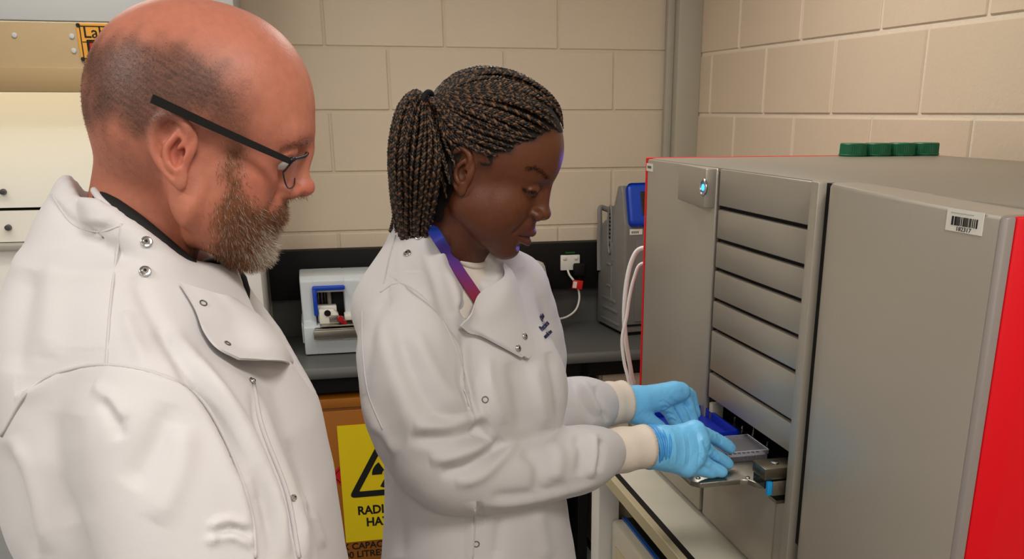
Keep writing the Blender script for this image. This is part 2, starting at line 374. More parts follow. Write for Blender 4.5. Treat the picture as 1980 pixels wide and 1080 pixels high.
# cream cupboard under the right end of the bench
x0, z0 = WL(1158, 712, -.5)
e = empty('underbench_cupboard', CW, WA, 'cream cupboard standing under the right end of the bench', 'cupboard')
MB().rng(x0, -.02, -.5, -.12, .04, z0, .004).build('carcass', m_cream, e, True)
MB().rng(x0+.01, -.26, -.518, -.5, .06, z0-.02, .003).build('door', m_cream, e, True)
MB().rng(-.25, -.03, -.518, -.5, .06, z0-.02, .003).build('door', m_cream, e, True)
MB().rng(x0, -.02, -.47, -.14, 0, .045).build('plinth', m_black, e)

# orange-brown flammables cupboard with warning signs
yl = -.56
m_org = mat('orange_enamel', (158, 94, 16), .4, noise=.04, nscale=6)
xl, zt = WL(600, 772, yl)
e = empty('hazard_cupboard', CORNER + Wd*(-1.66) + Wn*yl, WA, 'orange-brown flammables cupboard under the bench with hazard signs', 'cupboard')
def HL(px, py): a, z = WL(px, py, yl); return a+1.66, z
MB().rng(0, .95, .0, .42, .06, zt, .004).build('carcass', m_org, e, True)
MB().rng(.02, .46, -.012, .0, .1, zt-.045, .003).build('door', m_org, e, True)
MB().rng(.49, .93, -.012, .0, .1, zt-.045, .003).build('door', m_org, e, True)
MB().rng(0, .95, -.014, .0, zt-.035, zt, .003).build('top_lip', m_org, e, True)
MB().rng(.02, .93, .02, .40, 0, .06).build('plinth', m_black, e)
a0, zt0 = HL(651, 821); a1, zb0 = HL(664, 1046)
W_, H_ = .335, zt0-zb0
s = empty('radiation_sign', CORNER + Wd*(-1.66+a0) + Wn*(yl-.013) + np.array([0, 0, zb0]), WA, 'yellow radiation hazard sign with black triangle and trefoil on the orange cupboard', 'sign')
MB().rng(0, W_, -.002, 0, 0, H_).build('sign_plate', mat('sign_yellow', (232, 206, 8), .45, noise=.02, nscale=12), s)
def tri_ring(cx, cz, R, w, rad):
    out = []
    for rr, r0 in ((R, rad), (R-w, rad*.2)):
        c = [(cx+rr*math.sin(t), cz+rr*math.cos(t)) for t in (0, 2*math.pi/3, -2*math.pi/3)]; pl = []
        for i in range(3):
            p, a, b_ = np.array(c[i]), np.array(c[i-1]), np.array(c[(i+1) % 3])
            u = (a-p)/np.linalg.norm(a-p); v = (b_-p)/np.linalg.norm(b_-p)
            for t in np.linspace(0, 1, 7):
                pl.append((1-t)**2*(p+u*r0*1.7)+2*t*(1-t)*p+t**2*(p+v*r0*1.7))
        out.append(pl)
    n = len(out[0]); V = [(p[0], y, p[1]) for y in (-.0030, -.002) for ring in out for p in ring]
    F_ = []
    for i in range(n):
        j = (i+1) % n
        F_ += [(i, j, n+j, n+i), (2*n+j, 2*n+i, 3*n+i, 3*n+j), (i, 2*n+i, 2*n+j, j), (n+j, 3*n+j, 3*n+i, n+i)]
    return V, F_
cx, cz = W_*.5, H_*.4+.083
V, F_ = tri_ring(cx, cz-.005, .168, .046, .016); mesh_obj('triangle', V, F_, m_print, s)
cz -= .005
for k in range(3):
    a_ = math.radians(-90+120*k+ 0); pl = []
    aa = [math.radians(90+120*k+60+t) for t in np.linspace(-30, 30, 9)]
    pl = [(cx+.055*math.cos(t), cz+.055*math.sin(t)) for t in aa]+[(cx+.018*math.cos(t), cz+.018*math.sin(t)) for t in aa[::-1]]
    MB().prism(pl, 'y', -.0030, -.002).build('trefoil_blade', m_print, s)
MB().cyl((cx, -.003, cz), (cx, -.002, cz), .011).build('trefoil_hub', m_print, s)
text('lettering', 'RADIATION', .047, m_print, Matrix.Translation((W_*.5, -.0022, H_*.236)) @ FRONT, s, bold=.0016, align='CENTER', squeeze=.92)
text('lettering', 'HAZARD', .047, m_print, Matrix.Translation((W_*.5, -.0022, H_*.13)) @ FRONT, s, bold=.0016, align='CENTER', squeeze=.92)
dx, dz = HL(672, 916)
s = empty('flammable_sign', CORNER + Wd*(-1.66+dx) + Wn*(yl-.0125) + np.array([0, 0, dz]), WA, 'red diamond hazard label half covered by the yellow sign', 'sign')
MB().box((0, -.0006, 0), (.092, .001, .092), 0, Matrix.Rotation(math.pi/4, 4, 'Y')).build('label_plate', mat('sign_red', (196, 22, 26), .5), s)
for k in range(4):
    a_ = k*math.pi/2; MB().box((0, -.0014, .037), (.078, .001, .003), 0).xf(Matrix.Rotation(math.pi/4+a_, 4, 'Y')).build('border_line', m_print, s)
tx, tz = HL(641, 1066)
s = empty('capacity_lettering', CORNER + Wd*(-1.66+tx) + Wn*(yl-.0125) + np.array([0, 0, tz]), WA, 'black capacity lettering printed on the orange cupboard below the yellow sign', 'lettering')
text('line', 'MAX CAPACITY', .036, m_print, Matrix.Translation((-.012, 0, .006)) @ FRONT, s, bold=.0008, squeeze=1.0)
text('line', '100 LITRES', .036, m_print, Matrix.Translation((.028, 0, -.028)) @ FRONT, s, bold=.0008, squeeze=1.0)

# fume cupboard at the far left
m_fasc = mat('beige_fascia', (180, 156, 118), .45, noise=.02)
m_fasc2 = mat('beige_fascia_lip', (168, 142, 102), .45)
m_hood = mat('hood_white', (228, 227, 222), .4)
m_hgrey = mat('hood_grey', (186, 188, 188), .4)
yf = -.47
e = empty('fume_cupboard', CW, WA, 'white fume cupboard with a beige fascia standing at the far left', 'fume cupboard')
zf0 = WL(60, 40, yf)[1]; zf1 = WL(60, 130, yf)[1]; zf2 = WL(60, 178, yf-.02)[1]
xR = -1.745
MB().rng(-3.3, xR, yf-.01, -.02, zf0, 2.45, .004).build('header', m_hgrey, e, True)
MB().rng(-3.3, xR-.05, yf-.008, yf+.02, zf1, zf0-.005).build('fascia', m_fasc, e)
MB().rng(-3.3, xR-.05, yf-.02, yf+.02, zf2, zf1, .003).build('fascia_lip', m_fasc2, e, True)
MB().rng(xR-.05, xR, yf-.01, -.02, .55, zf0, .003).build('side_post', m_hood, e, True)
MB().rng(-3.3, -3.25, yf-.01, -.02, .55, zf0, .003).build('side_post', m_hood, e, True)
yb = -.12
zs = WL(40, 401, yb)[1]; zs2 = WL(40, 407, yb)[1]; zl = WL(40, 467, yb)[1]
MB().rng(-3.25, xR-.05, yb, yb+.02, zs, zf0).build('baffle', m_hood, e)
MB().rng(-3.25, xR-.05, yb, yb+.02, zl, zs2).build('baffle', m_hood, e)
MB().rng(-3.25, xR-.05, yb+.03, yb+.05, .9, zf0).build('back_panel', m_black, e)
for px, py in ((5, 371), (15, 440), (300, 440), (420, 371)):
    a, z = WL(px, py, yb-.012); MB().cyl((a, yb+.002, z), (a, yb-.022, z), .011, .009, bev=.002).build('knob', mat('knob_grey', (60, 62, 66), .4), e, True)
for px, py in ((28, 68), (139, 70), (143, 98)):
    a, z = WL(px, py, yf-.008); MB().cyl((a, yf-.007, z), (a, yf-.011, z), .0075, bev=.001).build('screw', m_hgrey, e, True)
zc = WL(40, 486, yb-.1)[1]
MB().rng(-3.25, xR-.05, yb-.08, yb, zc, zl-.002, .004).build('sill', mat('sill_grey', (150, 146, 138), .5), e, True)
MB().rng(-3.25, xR-.05, yb-.06, yb, 1.0, zc).build('lower_baffle', m_hood, e)
MB().rng(-3.3, xR, yf-.02, -.02, .86, .93, .006).build('work_surface', m_hood, e, True)
MB().rng(-3.3, xR, yf, -.02, .0, .855, .004).build('base_cabinet', m_hgrey, e, True)
MB().rng(-3.1, xR-.2, yf+.05, yf+.08, zf2+.05, zf2+.08).build('tube_lamp', mat('tube_glow', (255, 250, 235), .5, emit=(255, 240, 205), estr=6), e)
ld = bpy.data.lights.new('hood_lamp', 'AREA'); ld.shape = 'RECTANGLE'; ld.size = 1.1; ld.size_y = .05; ld.energy = 3.2; ld.color = (1, 1, .95)
lo = bpy.data.objects.new('hood_lamp', ld); COL.objects.link(lo); lo.parent = e; lo.location = (-2.45, yf+.06, zf2+.04); lo.rotation_euler = (-.45, 0, 0)
# wooden-look yellow notice on the fascia: "Lab..."
a0, z0 = WL(145, 44, yf-.02); a1, z1 = WL(150, 118, yf-.02)
s = empty('lab_notice', CORNER + Wd*a0 + Wn*(yf-.009) + np.array([0, 0, z1]), WA, 'amber notice with black lettering screwed to the fume cupboard fascia', 'sign')
h = z0-z1; w = .30
m_amb = mat('amber_plate', (214, 150, 48), .45)
MB().rng(0, w, -.004, 0, 0, h, .001).build('notice_plate', m_amb, s)
t = MB()
for x0_, x1_, z0_, z1_ in ((.008, w-.008, h-.010, h-.007), (.008, w-.008, .007, .010), (.008, .011, .007, h-.007), (w-.011, w-.008, .007, h-.007)): t.rng(x0_, x1_, -.005, -.003, z0_, z1_)
t.build('border', m_print, s)
MB().rng(.012, .28, -.005, -.003, h*.50, h*.52).build('rule', m_print, s)
for x, z in ((.006, .006), (.006, h-.006), (w-.006, .006), (w-.006, h-.006)): MB().cyl((x, -.004, z), (x, -.006, z), .006).build('screw', m_print, s)
text('lettering', 'Laboratory', .048, m_print, Matrix.Translation((.017, -.0042, h*.62)) @ FRONT, s, bold=.0005)
MB().rng(.024, .052, -.005, -.003, .026, .062, .003).build('pictogram', m_print, s); MB().rng(.031, .045, -.006, -.0045, .034, .054, .003).build('pictogram_centre', mat('picto_red', (190, 30, 26), .5), s)

# small white box with a blue band left on the fume cupboard surface
q = P(4, 560, 3.12)
e = empty('reagent_box', (q[0]-.05, q[1], .93), WA, 'white and blue reagent box in the fume cupboard', 'box')
MB().rng(-.08, .06, 0, .1, 0, .19, .003).build('carton', m_white, e, True); MB().rng(-.081, .061, -.001, .101, .12, .165, .001).build('blue_band', m_blue, e)
# ------------------------------------------------------------------ large analyser on its table
TZ = .92
MBP = PZ(1240, 885, TZ)
MA = math.atan((PPX-575)/math.hypot(FPX, PPY-HORY))
Mg = np.array([math.sin(MA), -math.cos(MA), 0]); Mn = np.array([math.cos(MA), math.sin(MA), 0])
MR = math.atan2(Mg[1], Mg[0])
def ML(px, py, b=0):
    q = PP(px, py, MBP+Mn*b, Mn)-MBP; return float(q@Mg), float(q[2])
def MW(a, b, h): return MBP + Mg*a + Mn*b + np.array([0, 0, h])
m_mg = mat('analyser_grey', (164, 157, 145), .38, metal=.35, noise=.015, nscale=500, detail=1)
m_mtop = mat('analyser_top', (144, 137, 124), .42, metal=.2, noise=.04, nscale=400, detail=1)
m_red = mat('analyser_red', (208, 2, 20), .5, spec=.3)
m_slot = mat('slot_black', (4, 4, 4), .8)
m_table = mat('table_laminate', (216, 213, 197), .4, noise=.03, nscale=8)
m_tedge = mat('table_edge_beige', (190, 178, 146), .5)

t = empty('side_table', tuple(MBP), MR, 'pale laminate side table under the large grey and red analyser', 'table')
MB().rng(-.12, 1.55, -.088, .80, -.024, 0, .001).build('table_top', m_table, t)
MB().rng(-.12, 1.55, -.102, -.0885, -.004, 0.0006).build('black_edge_strip', m_black, t)
MB().prism([(-.118, -.030), (-.118, -.002), (-.116, 0), (-.1025, 0), (-.1025, -.0045), (-.0885, -.0045), (-.0885, -.030)], 'x', -.122, 1.55).build('edge_band', m_tedge, t, True)
for a, b_ in ((-.055, -.075), (1.48, -.075), (-.055, .74), (1.48, .74)):
    MB().rng(a-.04, a+.03, b_-.028, b_+.028, -TZ, -.03, .004).build('leg', m_white, t, True)
MB().rng(-.02, 1.45, .70, .72, -TZ+.1, -.03).build('back_panel', m_fasc2, t)
MB().rng(-.06, -.045, -.04, .72, -TZ+.1, -.03).build('end_panel', mat('end_panel_beige', (150, 136, 112), .5), t)
MB().rng(-.05, 1.45, -.04, .70, -TZ+.42, -TZ+.44).build('shelf', m_table, t)

e = empty('desktop_unit', tuple(MW(-.02, -.07, .0) + np.array([0, 0, -TZ+.4415])), MR, 'cream unit with black glossy top on the shelf under the table', 'equipment')
hh = .31
MB().rng(0, .62, 0, .36, 0, hh, .01).build('case', m_cream, e, True)
MB().rng(.04, .58, -.004, .0, .03, hh-.06, .002).build('front_panel', mat('cream_panel', (190, 176, 144), .45), e, True)
MB().rng(.015, .6, .035, .34, hh, hh+.006, .002).build('glossy_top', m_blackg, e)
MB().rng(.010, .605, .026, .036, hh, hh+.007, .001).build('blue_rim', mat('rim_blue', (20, 76, 150), .4), e)
text('top_print', '———', .02, mat('grey_print', (70, 76, 84), .5), Matrix.Translation((.10, .09, hh+.0064)), e)
V, F_ = tube_mesh([(.24+.016*math.cos(q), .12+.016*math.sin(q), hh+.012) for q in np.linspace(0, 2*math.pi, 20, endpoint=False)], .004, 8, True)
mesh_obj('ring_pull', V, F_, m_chrome, e, True)

M_ = empty('analyser', tuple(MBP), MR, 'large grey drawer-fronted analyser with red side panels on the table', 'analyser')
HT = .726; AL, AD0, AD1 = .385, .402, .798
# chassis (behind the front panels), with a cavity where the drawer is out
ch = MB(); ch.rng(-.018, 1.262, .30, .75, .012, HT-.004)
ch.rng(-.018, AD0, .012, .31, .012, HT-.004).rng(AD1, 1.262, .012, .31, .012, HT-.004).rng(AD0-.01, AD1+.01, .012, .31, .28, HT-.004).rng(AD0-.01, AD1+.01, .012, .31, .012, .185)
ch.build('chassis', m_slot, M_)
MB().prism([(-.02, .745), (-.02, .02), (.0, .004), (.79, .004), (1.262, .02), (1.262, .745)], 'z', HT-.006, HT+.002, .002).build('top_cover', m_mtop, M_, True)
MB().rng(-.034, -.02, .0, .75, .008, HT+.003, .003).build('side_panel', m_red, M_, True, 'thin red side panel')
# left front panel
MB().rng(-.019, AL, 0, .014, .012, HT, .004).build('front_panel', m_mg, M_, True)
lt = [( .13, .001)]; n = 14
top = [(.10+.28*i/n, .003-.023*(i/n)**1.7) for i in range(n+1)]
MB().prism([(a, b_) for a, b_ in top]+[(AL-.004, -.016), (AL-.002, .004), (.10, .0045)], 'z', .652, HT-.001, .0015).build('button_tab', m_mg, M_, True)
ba, bh = ML(1362, 362, -.018)
rot = Matrix.Rotation(math.pi/2, 4, 'X')
V, F_ = tube_mesh([(ba+.0145*math.cos(q), -.020, bh+.0145*math.sin(q)) for q in np.linspace(0, 2*math.pi, 24, endpoint=False)], .0028, 8, True)
bt = mesh_obj('power_button', V, F_, m_chrome, M_, True, None)
MB().cyl((ba, -.0165, bh), (ba, -.0205, bh), .0125, bev=.001).build('button_face', mat('button_silver', (120, 140, 160), .3, .5), bt, True)
MB().cyl((ba, -.0200, bh), (ba, -.0215, bh), .0062).build('indicator_light', mat('led_blue', (60, 170, 255), .3, emit=(40, 150, 255), estr=5), bt)
ld = bpy.data.lights.new('indicator_lamp', 'SPOT'); ld.energy = 2.2; ld.color = (.16, .12, 1); ld.shadow_soft_size = .012; ld.spot_size = math.radians(120); ld.spot_blend = .6
lo = bpy.data.objects.new('indicator_lamp', ld); COL.objects.link(lo); lo.parent = bt; lo.location = (ba, -.024, bh); lo.rotation_euler = (-math.pi/2, 0, 0)
# drawer fronts
hs = [HT, .6545, .5925, .5365, .4765, .4165, .329, .271]
for i in range(7):
    z1, z0 = hs[i]-(.0 if i == 0 else .0035), hs[i+1]+.0035
    MB().rng(AD0, AD1, 0, .012, z0, z1, .003).build('drawer_front', m_mg, M_, True)
# lower front with inset flap
MB().rng(AD0, AD1, 0, .014, .012, .196, .004).build('lower_front', m_mg, M_, True)
MB().rng(.46, .735, -.003, .004, .028, .180, .002).build('flap', m_mg, M_, True)
# rounded column, slot and bowed door
col = [(AD1-.006, .01), (AD1-.004, -.006), (AD1+.004, -.020), (AD1+.018, -.028), (.842, -.030), (.843, .01)]
MB().prism(col, 'z', .012, HT+.004, .0015).build('column', m_mg, M_, True)
MB().rng(.842, .865, -.016, .01, .14, HT+.003).build('slot', m_slot, M_)
nd = 22; da = np.linspace(0, 1, nd); A = .864+da*.4085
bb = -.030-.008*np.sin(da*math.pi*.9)-.012*da
bb[0] = -.022; bb[1] = -.030
hd = HT+.005-.008*np.maximum(0, da-.1)
V = []; 
for i in range(nd):
    for (b_, z) in ((.02, .012), (bb[i], .012), (bb[i], .04), (bb[i], hd[i]-.006), (bb[i]+.0025, hd[i]-.0015), (bb[i]+.007, hd[i]), (.02, hd[i])): V.append((A[i], b_, z))
F_ = []
for i in range(nd-1):
    for j in range(7): F_.append((i*7+j, i*7+(j+1) % 7, (i+1)*7+(j+1) % 7, (i+1)*7+j))
F_.append(tuple(range(7))[::-1]); F_.append(tuple((nd-1)*7+j for j in range(7)))
do = mesh_obj('door', V, F_, m_mg, M_); bm_ = bmesh.new(); bm_.from_mesh(do.data); bmesh.ops.recalc_face_normals(bm_, faces=bm_.faces); bm_.to_mesh(do.data); bm_.free()
do.data.polygons.foreach_set('use_smooth', np.ones(len(do.data.polygons), bool)); do.data.set_sharp_from_angle(angle=math.radians(35))
MB().prism([(1.2725, bb[-1]), (1.280, bb[-1]+.004), (1.281, bb[-1]+.015), (1.2725, bb[-1]+.015)], 'z', .012, hd[-1]-.002, .002).build('door_edge', mat('analyser_edge', (140, 132, 128), .45, .2), M_, True)
MB().prism([(1.2728, bb[-1]+.016), (1.281, bb[-1]+.016), (1.288, .0), (1.296, .2), (1.298, .4), (1.294, .75), (1.262, .75)], 'z', .008, HT-.004, .003).build('side_panel', m_red, M_, True, 'large red side panel')
# asset stickers
on = lambda a: float(np.interp(a, A, bb))-.0008
sa0, sh1 = ML(1831, 410, -.047); sa1, sh0 = ML(1897, 447, -.047); cb = (ML(1831, 425, -.047)[1]+ML(1897, 432, -.047)[1])/2; wS = sa1-sa0
G_ = [(sa0+wS*t, on(sa0+wS*t)) for t in np.linspace(0, 1, 6)]
st = MB().prism(G_+[(a, b_+.0006) for a, b_ in G_[::-1]], 'z', cb-.0125, cb+.0125).build('asset_sticker', m_offw, M_, False, 'white barcode sticker')
slope = (on(sa1)-on(sa0))/wS
x = sa0+wS*.16; t = MB()
while x < sa1-wS*.16:
    w_ = random.choice((.0011, .0011, .0022, .0033)); t.box((x+w_/2, on(x)-.0003, cb-.0005), (w_, .0006, .010)); x += w_+random.choice((.0011, .0022))
t.build('barcode', m_print, st)
TR = Matrix.Rotation(math.atan(slope), 4, 'Z') @ FRONT
text('asset_number', '182317', .0068, m_print, Matrix.Translation((sa0+wS*.30, on(sa0+wS*.30)-.0003, cb-.0112)) @ TR, st, ext=.0002, squeeze=1.35)
text('owner_line', '················', .011, mat('pale_print', (150, 148, 140), .6), Matrix.Translation((sa0+wS*.12, on(sa0+wS*.12)-.0003, cb+.0045)) @ TR, st, ext=.0002, squeeze=.9)
a0, h1 = ML(1250, 315); a1, h0 = ML(1264, 332)
st = MB().rng(a0+.004, a0+.047, -.001, .0, h0, h1).build('small_sticker', m_offw, M_, False, 'small white barcode sticker')
t = MB()
for i in range(6): t.rng(a0+.012+i*.0045, a0+.0145+i*.0045, -.0015, -.0005, h0+.006, h1-.005)
t.build('barcode', mat('grey_barcode', (90, 88, 80), .6), st)
# drawer cavity details and the pulled-out plate carrier
MB().rng(AD0-.002, AD0+.016, .004, .03, .20, .262, .003).build('guide_block', mat('ivory_guide', (196, 186, 164), .5), M_, True)
for a, h in ((.43, .235), (.47, .228), (.52, .24), (.585, .232)):
    MB().cyl((a, .05, .20), (a, .05, h), .002, seg=8).build('guide_pin', m_chrome, M_, True)
TH = .222
tp = [(.36, .05), (.36, -.15), (.372, -.162), (.722, -.162), (.738, -.15), (.738, -.075), (.742, -.062), (.758, -.056), (.768, -.046), (.770, .05)]
c_ = empty('plate_carrier', tuple(MW(0, 0, TH)), MR, 'steel plate carrier pulled out of the analyser drawer', 'tray')
MB().prism(tp, 'z', -.010, 0, .0015).build('carrier_plate', m_steel, c_, True)
for a, b_ in ((.715, -.145), (.70, -.085), (.735, -.06), (.38, -.145)):
    MB().cyl((a, b_, 0), (a, b_, .0025), .0045, seg=12, bev=.0008).build('screw', m_chrome, c_, True)
MB().rng(.742, .792, -.056, .10, .016, .036, .0015).build('rail_cover', mat('rail_bronze', (110, 104, 88), .3, .9), c_, True)
MB().cyl((.766, -.026, .036), (.766, -.026, .0385), .007, bev=.001).build('rail_screw', m_chrome, c_, True)
MB().rng(.744, .79, -.054, .10, .0, .016, .001).build('rail_body', m_blackg, c_)
MB().rng(.7905, .797, -.042, .1, -.012, .014, .001).build('rail_side', m_steel, c_, True)
MB().rng(.7895, .7985, -.052, -.043, -.010, .014, .001).build('blue_stop', mat('stop_blue', (24, 150, 214), .4), c_, True)
MB().cyl((.797, -.012, .0), (.800, -.012, .0), .005, bev=.001).build('rail_screw', m_chrome, c_, True)
MB().rng(.77, .80, -.035, .1, -.026, -.020).build('rail_lip', m_steel, c_)
# blue rack frame and the clear 96 well plate
m_rack = mat('rack_blue', (8, 40, 170), .4)
r_ = empty('blue_rack', tuple(MW(.36, -.125, TH)), MR, 'shallow royal blue rack tray on the plate carrier behind the gloves', 'rack')
MB().rng(0, .185, 0, .135, .0, .004).build('rack_floor', m_rack, r_)
for x0, x1, y0, y1 in ((0, .185, 0, .006), (0, .185, .129, .135), (0, .006, 0, .135), (.179, .185, 0, .135)): MB().rng(x0, x1, y0, y1, 0, .022, .001).build('rack_wall', m_rack, r_, True)
m_clear = bpy.data.materials.new('clear_polystyrene'); m_clear.use_nodes = True
nt = m_clear.node_tree; nt.nodes.clear()
ou = nt.nodes.new('ShaderNodeOutputMaterial'); g1 = nt.nodes.new('ShaderNodeBsdfTransparent'); g1.inputs[0].default_value = (.93, .93, .95, 1)
g2 = nt.nodes.new('ShaderNodeBsdfGlossy'); g2.inputs[0].default_value = (.9, .9, .92, 1); g2.inputs['Roughness'].default_value = .12
g3 = nt.nodes.new('ShaderNodeBsdfDiffuse'); g3.inputs[0].default_value = (.62, .6, .62, 1)
lw = nt.nodes.new('ShaderNodeLayerWeight'); lw.inputs[0].default_value = .12
mx = nt.nodes.new('ShaderNodeMixShader'); mx2 = nt.nodes.new('ShaderNodeMixShader'); mx2.inputs[0].default_value = .10
nt.links.new(lw.outputs['Fresnel'], mx.inputs[0]); nt.links.new(g1.outputs[0], mx.inputs[1]); nt.links.new(g2.outputs[0], mx.inputs[2])
nt.links.new(mx.outputs[0], mx2.inputs[1]); nt.links.new(g3.outputs[0], mx2.inputs[2]); nt.links.new(mx2.outputs[0], ou.inputs[0])
pl = empty('well_plate', tuple(MW(.566, -.112, TH)), MR, 'clear 96-well microplate held by the gloved hands on the carrier', 'microplate')
MB().rng(0, .088, 0, .003, 0, .016).rng(0, .088, .125, .128, 0, .016).rng(0, .003, 0, .128, 0, .016).rng(.085, .088, 0, .128, 0, .016).build('skirt', m_clear, pl)
m_well = mat('well_tint', (66, 64, 84), .25, spec=.6)
MB().rng(.003, .085, .003, .125, .009, .0115).build('deck', mat('deck_white', (226, 226, 232), .3), pl)
wm = bpy.data.meshes.new('well'); bm_ = bmesh.new(); bmesh.ops.create_cone(bm_, cap_ends=True, segments=10, radius1=.0032, radius2=.0036, depth=.011); bm_.to_mesh(wm); bm_.free(); wm.materials.append(m_well)
for i in range(8):
    for j in range(12):
        o = bpy.data.objects.new('well', wm); COL.objects.link(o); o.parent = pl; o.location = (.0125+i*.009, .0145+j*.009, .0068)
li = MB().rng(-.0015, .0895, -.0015, .1295, .0185, .0200).rng(-.0015, .0895, -.0015, -.0003, .012, .0190).rng(-.0015, .0895, .1283, .1295, .012, .0190).rng(-.0015, -.0003, -.0015, .1295, .012, .0190).rng(.0883, .0895, -.0015, .1295, .012, .0190).build('lid', m_clear, pl)
V, F_ = tube_mesh([(-.0012, -.0012, .0200), (.0892, -.0012, .02), (.0892, .1292, .02), (-.0012, .1292, .02)], .0009, 6, True); mesh_obj('lid_rim', V, F_, mat('rim_clear', (205, 205, 212), .2), li)

# green screw caps on top of the analyser
m_cap = mat('cap_green', (6, 96, 62), .45)
cap_lab = ['green ribbed screw cap on the analyser, leftmost in the row', 'green ribbed screw cap on the analyser, second from left', 'green ribbed screw cap on the analyser, third from left', 'green ribbed screw cap on the analyser, rightmost in the row']
for k in range(4):
    b_ = .512+k*.0655; q = MW(.005, b_, HT+.002)
    e = empty('screw_cap', tuple(q), MR+.3*k, cap_lab[k], 'cap', 'green screw caps on the analyser')
    nr = 40; V = []
    for (rr, z, rib) in ((.0320, 0, 0), (.0320, .004, 0), (.0320, .005, 1), (.0314, .027, 1), (.0314, .0275, 0), (.0298, .030, 0), (0.0, .030, 0)):
        for j in range(2*nr):
            a = math.pi*j/nr; r2 = rr*(1+(-.035 if (rib and j % 2) else 0)); V.append((r2*math.cos(a), r2*math.sin(a), z))
    F_ = []
    for i in range(6):
        for j in range(2*nr): F_.append((i*2*nr+j, i*2*nr+(j+1) % (2*nr), (i+1)*2*nr+(j+1) % (2*nr), (i+1)*2*nr+j))
    F_.append(tuple(range(2*nr))[::-1])
    mesh_obj('cap_shell', V[:6*2*nr], [f for f in F_ if max(f) < 6*2*nr]+[tuple(range(5*2*nr, 6*2*nr))], m_cap, e)
    V, F_ = tube_mesh([(.0322*math.cos(q), .0322*math.sin(q), .0035) for q in np.linspace(0, 2*math.pi, 32, endpoint=False)], .0016, 6, True); mesh_obj('base_ring', V, F_, m_cap, e, True)
